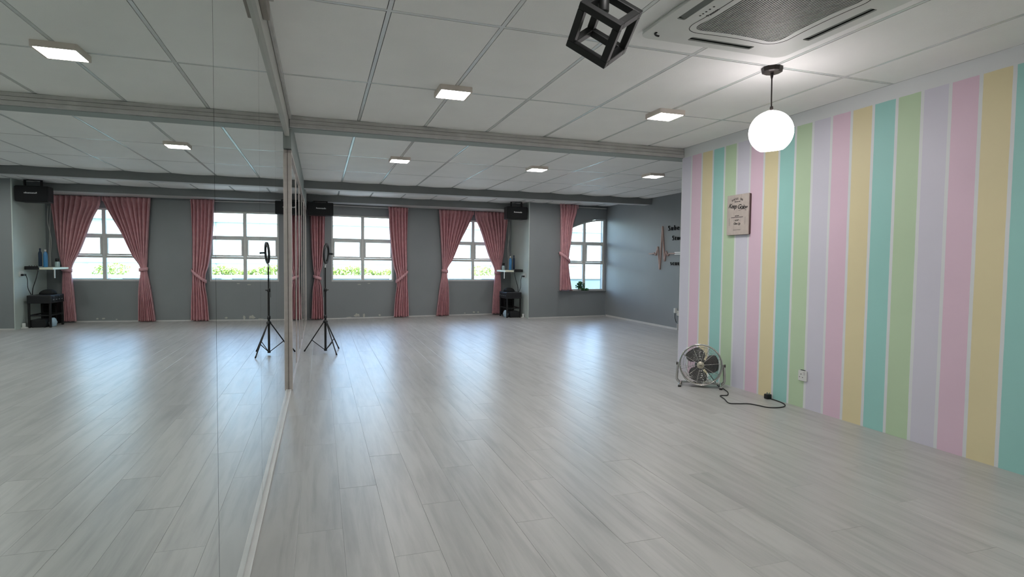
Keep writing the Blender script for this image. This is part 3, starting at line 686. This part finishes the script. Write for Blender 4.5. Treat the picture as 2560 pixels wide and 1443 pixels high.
MB().box((-0.02, -0.011, 0.0432), (0.022, -0.001, 0.047)).build('top_lug', 'dark', s1)

def smooth(pts, k=6):
    P = [Vector(p) for p in pts]; out_ = []
    for i in range(len(P)-1):
        p0, p1, p2, p3 = P[max(i-1, 0)], P[i], P[i+1], P[min(i+2, len(P)-1)]
        for j in range(k):
            t_ = j/k; out_.append(0.5*((2*p1)+(p2-p0)*t_+(2*p0-5*p1+4*p2-p3)*t_*t_+(3*p1-p0-3*p2+p3)*t_**3))
    return out_+[P[-1]]
# ------------------------------------------------------------------ floor fan
fan = thing('floor_fan', 'chrome round floor fan with black blades before the striped wall', 'fan', (3.43, 4.6, 0), 0)
fd = Vector((-0.60, -0.79, 0.10)).normalized()          # where it blows
fx = fd.cross(Vector((0, 0, 1))).normalized(); fx = -fx  # picture right
fz = fd.cross(fx) if fd.cross(fx).z > 0 else -fd.cross(fx)
FC = Vector((0.0, 0.0, 0.208)); RR = 0.185
FM = Matrix(((fx.x, fz.x, fd.x, FC.x), (fx.y, fz.y, fd.y, FC.y), (fx.z, fz.z, fd.z, FC.z), (0, 0, 0, 1)))   # local: x right, y up, z forward
def ring(r, z, rad, n_=48, k=6): return MB().tube([FM @ Vector((r*math.cos(2*PI*i/n_), r*math.sin(2*PI*i/n_), z)) for i in range(n_)], rad, k, closed=True)
drum = MB(); nn = 56
vs = []; 
for i in range(nn):
    a = 2*PI*i/nn
    for r, z in ((RR+0.006, 0.052), (RR+0.004, -0.055), (RR-0.002, -0.055), (RR-0.001, 0.052)): vs.append(FM @ Vector((r*math.cos(a), r*math.sin(a), z)))
drum.add(vs, [(i*4+k, ((i+1) % nn)*4+k, ((i+1) % nn)*4+(k+1) % 4, i*4+(k+1) % 4) for i in range(nn) for k in range(4)], True)
drum.build('drum', 'chrome', fan)
gz = lambda r: 0.055+0.028*(1-(r/RR)**2)
g_ = MB()
for k in range(17):
    r = 0.034+(RR-0.036)*k/16; g_.tube([FM @ Vector((r*math.cos(2*PI*i/48), r*math.sin(2*PI*i/48), gz(r))) for i in range(48)], 0.0014, 5, closed=True)
g_.build('front_grille', 'chrome', fan, kind='stuff')
for k in range(10):
    a = 2*PI*k/10+0.12; MB().tube([FM @ Vector((r*math.cos(a), r*math.sin(a), gz(r)+0.002)) for r in (0.026, 0.08, 0.13, RR)], 0.0022, 6).build('grille_spoke', 'chrome', fan)
rg = MB()
for k in range(7):
    r = 0.05+(RR-0.05)*k/6; rg.tube([FM @ Vector((r*math.cos(2*PI*i/40), r*math.sin(2*PI*i/40), -0.055-0.03*(1-(r/RR)**2))) for i in range(40)], 0.0012, 5, closed=True)
for k in range(8):
    a = 2*PI*k/8+0.3; rg.tube([FM @ Vector((r*math.cos(a), r*math.sin(a), -0.055-0.03*(1-(r/RR)**2))) for r in (0.05, 0.12, RR)], 0.0018, 5)
rg.build('rear_grille', 'chrome', fan, kind='stuff')
ring(RR+0.006, 0.052, 0.0068).build('front_rim', 'chrome', fan)
MB().lathe([(0.0, 0.078), (0.030, 0.078), (0.034, 0.084), (0.031, 0.090), (0.0, 0.092)], 28, FM).build('hub_badge', 'hub', fan)
text('badge_mark', 'eq', 0.022, 'ink', fan, FM @ Vector((0, 0, 0.0922)), FM.to_euler(), 0.0004)
MB().lathe([(0.0, -0.09), (0.05, -0.085), (0.055, -0.03), (0.035, 0.0), (0.0, 0.0)], 24, FM).build('motor', 'black', fan)
MB().lathe([(0.0, -0.005), (0.034, -0.002), (0.036, 0.028), (0.024, 0.042), (0.0, 0.046)], 24, FM).build('blade_hub', 'blade', fan)
for k in range(3):
    a0 = math.radians((108, -4, 246)[k]); rows = []
    for i in range(9):
        r = 0.03+0.132*i/8; wdt = 0.40+0.46*math.sin(PI*min(1, (i+1.2)/9.5)); 
        for j in range(7):
            t_ = -1+2*j/6; a = a0+wdt*t_*1.0+0.25*(i/8); rows.append(FM @ Vector((r*math.cos(a), r*math.sin(a), 0.022+0.022*t_*(1-0.25*i/8))))
    bl = MB().add(rows, [(i*7+j, i*7+j+1, (i+1)*7+j+1, (i+1)*7+j) for i in range(8) for j in range(6)], True).build('fan_blade', 'blade', fan)
    q_ = bl.modifiers.new('thickness', 'SOLIDIFY'); q_.thickness = 0.003
bk = -Vector((fd.x, fd.y, 0)).normalized()
for s_ in (-1, 1):
    piv = FC + fx*s_*(RR+0.018); low = Vector((piv.x, piv.y, 0.05)) + fx*s_*0.012
    MB().tube([FC+fx*s_*(RR+0.004), FC+fx*s_*(RR+0.034)], 0.008, 10).build('pivot_bolt', 'bronze', fan)
    MB().lathe([(0.0, 0.0), (0.014, 0.0), (0.016, 0.01), (0.0, 0.014)], 8, Matrix.Translation(FC+fx*s_*(RR+0.026)) @ fx.to_track_quat('Z' if s_ > 0 else '-Z', 'Y').to_matrix().to_4x4(), smooth=False).build('pivot_knob', 'bronze', fan)
    arm = [piv+Vector((0, 0, 0.012)), piv+fx*s_*0.008+Vector((0, 0, -0.05)), Vector((low.x, low.y, 0.085)), Vector((low.x, low.y, 0.05))-fx*s_*0.004, Vector((low.x, low.y, 0.026))-fx*s_*0.03]
    MB().tube(smooth(arm, 5), 0.0125, 10).build('bracket_arm', 'chrome', fan)
    f0 = Vector((low.x, low.y, 0.024))-fx*s_*0.03
    MB().tube([f0-bk*0.10+Vector((0, 0, -0.006)), f0-bk*0.06, f0, f0+bk*0.08], 0.0125, 10).build('skid', 'chrome', fan)
    for e in (-0.09, 0.07): 
        c0 = f0+bk*e; MB().lathe([(0.0, 0.0), (0.015, 0.0), (0.015, 0.014), (0.0, 0.014)], 14, Matrix.Translation((c0.x, c0.y, 0.0))).build('rubber_foot', 'rubber', fan)
a0_ = FC-fx*(RR-0.01); b0_ = FC+fx*(RR-0.01)
MB().tube([Vector((a0_.x, a0_.y, 0.024))+bk*0.06, Vector((b0_.x, b0_.y, 0.024))+bk*0.06], 0.010, 10).build('cross_bar', 'chrome', fan)
# mains lead
pts = [(3.60, 4.56), (3.575, 4.47), (3.548, 4.40), (3.505, 4.30), (3.42, 4.20), (3.345, 4.20), (3.30, 4.09), (3.237, 3.952), (3.30, 3.915), (3.381, 3.889), (3.418, 3.824), (3.45, 3.743), (3.53, 3.715), (3.612, 3.736), (3.668, 3.80), (3.69, 3.88), (3.695, 3.95), (3.69, 3.985)]
lead = [Vector((3.52, 4.66, 0.16)), Vector((3.585, 4.60, 0.05))]+[Vector((p[0], p[1], 0.0045)) for p in pts]
lead = [p-Vector((3.43, 4.6, 0)) for p in smooth(lead)]
for p in lead: p.z = max(p.z, 0.0045)
lead[-1].z = 0.02
MB().tube(lead, 0.0042, 8).build('mains_lead', 'rubber', fan)
pg = Vector((3.685, 4.005, 0.0))-Vector((3.43, 4.6, 0))
MB().prism(rrect(-0.026, -0.024, 0.026, 0.024, 0.012, 4), 0.001, 0.042, 'z', Matrix.Translation(pg)).build('mains_plug', 'black', fan, 0.006)
for dx, dy in ((0, 0.010), (-0.011, -0.008), (0.011, -0.008)):
    MB().box((pg.x+dx-0.003, pg.y+dy-0.0015, 0.042), (pg.x+dx+0.003, pg.y+dy+0.0015, 0.056)).build('plug_pin', 'chrome', fan)

# ------------------------------------------------------------------ ring light on tripod
rl = thing('ring_light_stand', 'black tripod ring light stand beside the framed mirror', 'light stand', (0.06, 7.6, 0))
MB().tube([(0, 0, 0.035), (0, 0, 0.46)], 0.0135, 12).build('lower_pole', 'blackmetal', rl)
MB().tube([(0, 0, 0.46), (0, 0, 0.80)], 0.0125, 12).build('middle_pole', 'blackmetal', rl)
MB().tube([(0, 0, 0.79), (0, 0, 1.08)], 0.009, 12).build('upper_pole', 'blackmetal', rl)
for z, r in ((0.455, 0.02), (0.79, 0.019)): MB().lathe([(0.0, z-0.025), (r, z-0.02), (r, z+0.02), (0.0, z+0.025)], 14).build('collar', 'black', rl)
MB().tube([(0.02, 0, 0.79), (0.036, 0.012, 0.79)], 0.007, 8).build('lock_knob', 'black', rl)
MB().lathe([(0.0, 0.37), (0.026, 0.375), (0.03, 0.395), (0.02, 0.41), (0.0, 0.41)], 14).build('leg_hub', 'black', rl)
MB().lathe([(0.0, 0.02), (0.018, 0.022), (0.018, 0.05), (0.0, 0.055)], 14).build('brace_hub', 'black', rl)
feet = [(-0.252, 0.115), (0.166, 0.25), (0.126, -0.285)]
for fx_, fy_ in feet:
    d = Vector((fx_, fy_, 0)).normalized(); a = d*0.022+Vector((0, 0, 0.385)); b_ = Vector((fx_, fy_, 0.012))
    lg = MB().tube([a, b_], 0.0075, 8).build('leg', 'blackmetal', rl)
    MB().tube([b_+(a-b_)*0.04, b_-(a-b_).normalized()*0.006], 0.0095, 8).build('rubber_foot', 'rubber', lg)
    m_ = a+(b_-a)*0.62; MB().tube([d*0.014+Vector((0, 0, 0.038)), m_], 0.0052, 6).build('brace', 'blackmetal', rl)
# ring head faces the mirror
hn = Vector((-0.965, 0.25, 0.05)).normalized(); hr = hn.cross(Vector((0, 0, 1))).normalized(); hu = hr.cross(hn)
hc = Vector((0.012, -0.0, 1.245))
HM = Matrix(((hr.x, hu.x, hn.x, hc.x), (hr.y, hu.y, hn.y, hc.y), (hr.z, hu.z, hn.z, hc.z), (0, 0, 0, 1))) @ Matrix.Rotation(0.0, 4, 'Y')
def annulus(r0_, r1_, z0_, z1_, n_=48):
    vs = []
    for i in range(n_):
        a = 2*PI*i/n_
        for r, z in ((r0_, z0_), (r1_, z0_), (r1_, z1_), (r0_, z1_)): vs.append(HM @ Vector((r*math.cos(a), r*math.sin(a), z)))
    return MB().add(vs, [(i*4+k, ((i+1) % n_)*4+k, ((i+1) % n_)*4+(k+1) % 4, i*4+(k+1) % 4) for i in range(n_) for k in range(4)], True)
rh = annulus(0.095, 0.131, -0.012, 0.008).build('ring_head', 'black', rl)
annulus(0.098, 0.128, 0.0082, 0.012).build('ring_diffuser', 'acplastic', rh)
MB().tube([(0, 0, 1.07), (0, 0, 1.10), HM @ Vector((0, -0.128, -0.004))], 0.010, 10).build('ball_head', 'badge', rl)
MB().tube([HM @ Vector((0, -0.12, -0.008)), HM @ Vector((0, -0.06, -0.02)), HM @ Vector((0, 0.0, -0.028))], 0.005, 8).build('phone_arm', 'black', rl)
MB().box((-0.032, -0.012, -0.085), (0.032, 0.012, -0.03), HM).build('phone_clamp', 'black', rl, 0.004, 1)
MB().tube(smooth([(0.0, 0.012, 1.12), (-0.02, 0.018, 1.05), (-0.016, 0.016, 0.9), (-0.022, 0.014, 0.7)]), 0.0025, 6).build('power_lead', 'rubber', rl)

# ------------------------------------------------------------------ speakers
def speaker(label, x0, x1, z0, z1, y, dep, rot, beamz):
    xc = (x0+x1)/2; t_ = thing('wall_speaker', label, 'speaker', (xc, y, z0), rot); hx = (x1-x0)/2; H = z1-z0
    MB().prism([(-hx, 0.012), (hx, 0.012), (hx*0.86, dep), (-hx*0.86, dep)], 0, H, 'z').build('cabinet', 'black', t_, 0.012)
    MB().prism(rrect(-hx*0.985, 0.008, hx*0.985, H-0.008, 0.018, 4), -0.004, 0.012, 'y').build('grille', 'blackmat', t_, 0.004, 2)
    text('badge_text', 'Ronsonaudio', 0.036, 'badge', t_, (0.01, -0.0052, H*0.55), (PI/2, 0, 0), 0.0008, 0.93, bold=0.0008)
    zt = beamz-z0
    MB().box((-hx*0.55, 0.05, zt-0.014), (hx*0.55, 0.09, zt-0.001)).build('mount_plate', 'blackmetal', t_, 0.002, 1)
    for s_ in (-1, 1): MB().box((s_*hx*0.5-0.012, 0.055, H-0.004), (s_*hx*0.5+0.012, 0.08, zt-0.012)).build('bracket_strut', 'blackmetal', t_)
    return t_
speaker('black hanging speaker at the mirror end of the window wall', -0.222, 0.243, 2.000, 2.243, 11.42, 0.25, 0.0, 2.275)
sp2 = speaker('black hanging speaker in the corner above the audio shelf', 3.60, 4.055, 2.045, 2.302, 11.20, 0.26, 0.05, 2.405)
sw = thing('speaker_cable', 'pale cables dropping from the corner speaker to the shelf', 'cable', onwall(3.985, 1.0, -0.02))
for k, (a, b_) in enumerate(((0.0, 0.02), (0.035, 0.0))):
    MB().tube(smooth([(a, 0, 1.07), (a+0.012, -0.004, 0.8), (b_, -0.01, 0.5), (b_+0.012, -0.02, 0.2), (b_, -0.05, 0.002)]), 0.0065, 6).build('cable_strand', 'trim', sw)

# ------------------------------------------------------------------ audio corner
sh = thing('wall_shelf', 'small cream wall shelf in the niche with bottles on it', 'shelf', (4.078, 11.55, 0.958))
MB().box((-0.385, 0.0, 0.0), (-0.001, 0.64, 0.036)).build('shelf_board', 'cream', sh, 0.003, 1)
MB().box((-0.40, 0.03, -0.14), (-0.387, 0.05, 0.0)).build('shelf_bracket', 'trim', sh)
MB().box((-0.385, 0.03, -0.002), (-0.001, 0.05, 0.0)).build('shelf_batten', 'trim', sh)
mx2 = thing('audio_mixer', 'slim black audio mixer on the front of the cream shelf', 'mixer', (3.975, 11.62, 0.9945))
MB().box((-0.095, -0.105, -0.0), (0.095, 0.10, 0.018)).build('mixer_body', 'black', mx2, 0.003, 1)
MB().box((-0.095, -0.108, -0.038), (0.095, -0.073, -0.0005)).build('front_lip', 'black', mx2, 0.003, 1)
for k in range(5): MB().lathe([(0.0, 0.018), (0.007, 0.018), (0.006, 0.028), (0.0, 0.029)], 10, Matrix.Translation((-0.07+0.035*k, 0.0, 0))).build('mixer_knob', 'black', mx2)
def bottle(label, x, y, h, r, mt, mcap):
    t_ = thing('bottle', label, 'bottle', (x, y, 0.9945))
    MB().lathe([(0.0, 0.0), (r*0.95, 0.002), (r, 0.012), (r, h*0.72), (r*0.8, h*0.80), (r*0.42, h*0.86), (r*0.42, h*0.88), (0.0, h*0.88)], 18).build('bottle_body', mt, t_)
    MB().lathe([(0.0, h*0.88), (r*0.5, h*0.88), (r*0.5, h), (0.0, h)], 14).build('bottle_cap', mcap, t_)
bottle('tall blue bottle with white cap on the niche shelf', 3.885, 11.80, 0.30, 0.031, 'bottle', 'trim')
bottle('dark navy bottle right of the blue one on the niche shelf', 3.975, 11.84, 0.32, 0.026, 'navy', 'navy')
jr = thing('jar', 'small milky jar with dark lid on the niche shelf', 'jar', (3.80, 12.02, 0.9945))
MB().lathe([(0.0, 0.0), (0.034, 0.0), (0.036, 0.01), (0.036, 0.085), (0.03, 0.095), (0.0, 0.095)], 18).build('jar_body', 'clearjar', jr)
MB().lathe([(0.0, 0.095), (0.026, 0.095), (0.026, 0.15), (0.0, 0.15)], 16).build('jar_lid', 'black', jr)
so1 = socket('double wall socket with black plugs under the niche shelf', (4.079, 11.42, 0.885), PI/2+PI, 0.146)
for k in (-0.032, 0.03): MB().box((k-0.018, -0.055, -0.03), (k+0.018, -0.0155, 0.002)).build('black_plug', 'black', so1, 0.004)
am = thing('amplifier_bench', 'black amplifier bench on four legs under the niche shelf', 'bench', (3.85, 11.68, 0))
MB().box((-0.165, -0.26, 0.40), (0.165, 0.26, 0.535)).build('amplifier_body', 'black', am, 0.008)
for k in range(4): MB().box((-0.169, -0.2+0.11*k, 0.42), (-0.1645, -0.13+0.11*k, 0.515)).build('vent_frame', 'blackmetal', am, 0.002, 1)
for k in range(4): MB().box((-0.1705, -0.19+0.11*k, 0.455), (-0.1685, -0.14+0.11*k, 0.462)).build('silver_trim', 'badge', am)
for sx_ in (-1, 1):
    for sy_ in (-1, 1): MB().box((sx_*0.145-0.014, sy_*0.235-0.014, 0), (sx_*0.145+0.014, sy_*0.235+0.014, 0.40)).build('leg', 'blackmetal', am, 0.002, 1)
for sy_ in (-1, 1): MB().box((-0.131, sy_*0.235-0.008, 0.19), (0.131, sy_*0.235+0.008, 0.212)).build('stretcher', 'blackmetal', am)
for sx_ in (-1, 1): MB().box((sx_*0.145-0.008, -0.221, 0.19), (sx_*0.145+0.008, 0.221, 0.212)).build('stretcher', 'blackmetal', am)
pa_ = thing('power_amplifier', 'dark box standing on the floor under the amplifier bench', 'box', (3.885, 11.60, 0))
MB().box((-0.10, -0.14, 0.004), (0.10, 0.14, 0.13)).build('case', 'black', pa_, 0.006)
for sx_ in (-1, 1):
    for sy_ in (-1, 1): MB().lathe([(0, 0), (0.012, 0), (0.012, 0.005), (0, 0.005)], 10, Matrix.Translation((sx_*0.08, sy_*0.11, 0))).build('case_foot', 'rubber', pa_)
bg_ = MB(); rn = random.Random(9); vs = []; NN = 12
for j in range(7):
    for i in range(NN):
        a = 2*PI*i/NN; v = j/6; r = 0.055*(math.sin(PI*(0.16+0.78*v))**0.7)*rn.uniform(0.85, 1.15); vs.append((r*math.cos(a), r*1.3*math.sin(a), 0.001+0.15*v))
bg_.add(vs, [(j*NN+i, j*NN+(i+1) % NN, (j+1)*NN+(i+1) % NN, (j+1)*NN+i) for j in range(6) for i in range(NN)]+[tuple(reversed(range(NN))), tuple(range(6*NN, 7*NN))], True)
bb = bg_.build('plastic_bag', 'ltblue', None); bb.location = (3.722, 11.60, 0); tag(bb, 'crumpled pale blue plastic bag on the floor under the bench', 'bag')
hp = MB(); vs = []
for j in range(6):
    for i in range(16):
        a = 2*PI*i/16; v = j/5; r = math.cos(v*PI/2*0.97); vs.append((0.13*r*math.cos(a)*(1.15 if math.cos(a) > 0 else 0.8), 0.10*r*math.sin(a), 0.085*math.sin(v*PI/2)))
hp.add(vs, [(j*16+i, j*16+(i+1) % 16, (j+1)*16+(i+1) % 16, (j+1)*16+i) for j in range(5) for i in range(16)]+[tuple(reversed(range(16))), tuple(range(80, 96))], True)
hh = hp.build('cap', 'blackmat', None); hh.location = (3.84, 11.80, 0.536); tag(hh, 'black cloth cap lying on top of the amplifier bench', 'cap')
cr_ = thing('drawer_unit', 'low black drawer unit against the window wall behind the curtain edge', 'drawer unit', onwall(3.945, 0, -0.13), TH)
MB().box((-0.125, -0.11, 0.0), (0.125, 0.11, 0.46)).build('drawer_body', 'black', cr_, 0.006)
for k in range(3):
    d_ = MB().box((-0.118, -0.122, 0.02+0.148*k), (0.118, -0.1105, 0.155+0.148*k)).build('drawer', 'blackmetal', cr_, 0.004, 1)
    MB().box((-0.05, -0.132, 0.085+0.148*k), (0.05, -0.1225, 0.1+0.148*k)).build('drawer_handle', 'black', d_)
kb = thing('audio_lead', 'black audio leads hanging from the niche shelf to the bench', 'cable', (3.86, 11.6, 0.535))
MB().tube(smooth([(0.02, -0.10, 0.415), (0.02, -0.11, 0.38), (0.045, -0.12, 0.26), (0.09, -0.11, 0.12), (0.12, -0.06, 0.004)]), 0.006, 6).build('lead', 'rubber', kb)
MB().tube(smooth([(0.165, -0.15, 0.33), (0.15, -0.14, 0.25), (0.155, -0.12, 0.12), (0.14, -0.05, 0.004)]), 0.005, 6).build('lead', 'rubber', kb)
ad = thing('power_adapter', 'small white power adapter on a floor socket block under the bench', 'adapter', (4.045, 11.385, 0))
MB().box((-0.022, -0.02, 0.02), (0.022, 0.02, 0.085)).build('adapter_body', 'acplastic', ad, 0.006)
MB().box((-0.05, -0.03, 0), (0.03, 0.03, 0.021)).build('socket_block', 'trim', ad, 0.004)

# ------------------------------------------------------------------ ivy on sill
pxv = onwall(5.35, 0.5635, 0.055, 10.75)
iv = thing('potted_ivy', 'small green ivy plant on the sill of the arched window', 'plant', pxv, TH)
MB().lathe([(0.0, 0.0), (0.032, 0.0), (0.042, 0.05), (0.040, 0.052), (0.0, 0.046)], 16).build('pot', 'trim', iv)
lv = MB(); rn = random.Random(12)
for k in range(270):
    if k < 215:
        a = rn.uniform(0, 2*PI); r = abs(rn.gauss(0, 0.055)); p = Vector((r*math.cos(a)-0.01, max(-0.06, min(0.0, r*math.sin(a)*0.6-0.03)), rn.uniform(0.03, 0.20)*(1-r*2.2)+0.01))
    else:
        p = Vector((rn.uniform(0.02, 0.20), rn.uniform(-0.055, 0.0), rn.uniform(0.012, 0.045)))
    q = Matrix.Rotation(rn.uniform(0, 6.28), 3, 'Z') @ Matrix.Rotation(rn.uniform(-1.1, 1.1), 3, 'X'); s_ = rn.uniform(0.014, 0.023)
    lv.add([p+q @ Vector(v)*s_ for v in ((0, -1, 0), (0.75, -0.35, 0.15), (0.9, 0.4, 0.1), (0, 1.2, -0.2), (-0.9, 0.4, 0.1), (-0.75, -0.35, 0.15))], [(0, 1, 2, 3), (0, 3, 4, 5)])
lv.build('foliage', 'leaf', iv, kind='stuff')
st = MB()
for k in range(6): st.tube([(0, 0, 0.045), (0.02*math.cos(k), -0.015+0.01*math.sin(k), 0.10), (0.035*math.cos(k*1.3), -0.02, 0.14)], 0.0015, 5)
st.tube([(0.02, -0.02, 0.05), (0.08, -0.03, 0.02), (0.19, -0.03, 0.014)], 0.0018, 5); st.build('stems', 'leaf', iv)
orn = thing('sill_ornament', 'tiny pinkish ornament at the curtain end of the arched window sill', 'ornament', onwall(5.11, 0.5635, 0.05, 10.75), TH)
for k, (dx, r) in enumerate(((-0.03, 0.014), (0.0, 0.017), (0.032, 0.013))):
    MB().lathe([(0.0, 0.0), (r*0.9, 0.001), (r, r), (r*0.6, r*1.7), (0.0, r*2)], 12, Matrix.Translation((dx, -0.03, 0))).build('pebble', 'wood', orn)

# ------------------------------------------------------------------ wall sign on the far right wall
sg = thing('wall_sign', 'heartbeat line and raised lettering sign on the grey far right wall', 'sign', (XF, 9.1, 1.35))
pulse = [(9.634,1.354),(9.511,1.354),(9.455,1.364),(9.403,1.324),(9.34,1.482),(9.267,1.058),(9.203,1.852),(9.111,1.212),(9.071,1.393),(9.009,1.31),(8.978,1.352),(8.80,1.350)]
pm = MB()
for (a, b_), (c, d) in zip(pulse[:-1], pulse[1:]): pm.bar((-0.012, a-9.1, b_-1.35), (-0.012, c-9.1, d-1.35), 0.022, 0.022, (1, 0, 0))
pm.build('pulse_line', 'wood', sg)
def sign_word(word, y, z, h, step, mt='acrylic'):
    for k, chh in enumerate(word): text('letter', chh, h*1.0, mt, sg, (-0.012, y-9.1-step*k, z-1.35), (PI/2, 0, -PI/2), 0.010, bold=-0.0025)
sign_word('Sube', 8.985, 1.80, 0.135, 0.092); sign_word('Stud', 8.855, 1.62, 0.125, 0.075); sign_word('SCUL', 8.905, 1.165, 0.085, 0.078)
M['signwhite'] = mat('white_acrylic_bar', 'F2F4F4', 0.2, var=0.01)
for z in (1.367, 1.337): MB().box((-0.02, 8.30-9.1, z-1.35-0.010), (-0.001, 8.80-9.1, z-1.35+0.010)).build('white_bar', 'signwhite', sg, 0.003, 1)
s3 = socket('white wall socket with adapter by the striped wall corner', (XF, 8.66, 0.30), -PI/2, 0.086)
MB().box((-0.08, -0.05, 0.0), (-0.035, -0.005, 0.085)).build('adapter', 'acplastic', s3, 0.005)
MB().tube(smooth([(-0.06, -0.03, 0.0), (-0.058, -0.03, -0.09), (-0.03, -0.02, -0.17)]), 0.006, 6).build('lead', 'rubber', s3)
MB().box((-0.02, -0.014, -0.298), (-0.005, -0.001, -0.19)).build('conduit', 'trim', s3)

# ------------------------------------------------------------------ outside
gnd = MB().box((-60, 12.9, -4.2), (90, 95, -4.0)).build('street', 'asphalt', None, kind='structure')
bd = thing('building', 'long white building across the street, seen through the windows', 'building', (10, 44, -4.0))
MB().box((-55, 0, 0), (60, 8, 7.7)).build('facade', 'facade', bd)
for k, z in enumerate((2.6, 4.9, 6.6)): MB().box((-55, -0.35, z), (60, -0.001, z+0.35)).build('ledge', 'facade2', bd)
for k in range(16): MB().box((-50+6.6*k, -0.25, 0), (-49.2+6.6*k, -0.001, 7.7)).build('pilaster', 'facade2', bd)
MB().box((-55.3, -0.5, 7.7), (60.3, 8.3, 8.0)).build('parapet', 'facade2', bd)
pb = thing('planter', 'long concrete planter carrying the hedge outside', 'planter', (4, 27, -4.0))
cw = thing('boundary_wall', 'grey concrete boundary wall below the hedge outside', 'wall', (4, 27, -4.0))
MB().box((-30, 0, 0), (40, 0.3, 4.36)).build('wall_body', 'concrete', cw)
MB().box((-30, -0.08, 4.36), (40, 0.38, 4.5)).build('coping', 'facade2', cw)
for k in range(18): MB().box((-29+4*k, -0.12, 0), (-28.6+4*k, -0.001, 4.36)).build('pier', 'concrete', cw)
def hedge(label, x0, x1, y, z0, h, nleaf, seed):
    rn = random.Random(seed); t_ = thing('hedge', label, 'hedge', ((x0+x1)/2, y, z0)); lf = MB(); half = (x1-x0)/2
    for k in range(nleaf):
        x = rn.uniform(-half, half); hh_ = h*(0.86+0.14*math.sin(x*2.3+seed)*math.cos(x*0.9)); p = Vector((x, rn.uniform(-0.5, 0.5), hh_*rn.random()**0.7))
        q = Matrix.Rotation(rn.uniform(0, 6.28), 3, 'Z') @ Matrix.Rotation(rn.uniform(-1.3, 1.3), 3, 'X'); s_ = rn.uniform(0.05, 0.10)
        lf.add([p+q @ Vector(v)*s_ for v in ((0, -1, 0), (0.6, 0, 0.1), (0, 1, 0), (-0.6, 0, 0.1))], [(0, 1, 2, 3)])
    lf.build('foliage', 'hedge', t_, kind='stuff')
    MB().box((-half, -0.3, 0), (half, 0.3, h*0.5)).build('branches', 'hedge', t_)
hedge('sunlit green hedge outside the first window', 0.3, 4.6, 29, -0.04, 0.98, 4200, 4)
hedge('small sunlit shrub outside the middle window', 7.4, 8.6, 29, -0.04, 0.98, 700, 8)
MB().box((-4.0, 1.4, 0), (5.5, 2.6, 3.85)).build('planter_box', 'concrete', pb)

# lettering becomes plain mesh geometry
dg = bpy.context.evaluated_depsgraph_get()
for o in [o for o in C.objects if o.type == 'FONT']:
    me = bpy.data.meshes.new_from_object(o.evaluated_get(dg)); nm = o.name
    o2 = bpy.data.objects.new('tmp', me); C.objects.link(o2); o2.parent = o.parent; o2.location = o.location; o2.rotation_euler = o.rotation_euler
    bpy.data.objects.remove(o, do_unlink=True); o2.name = nm
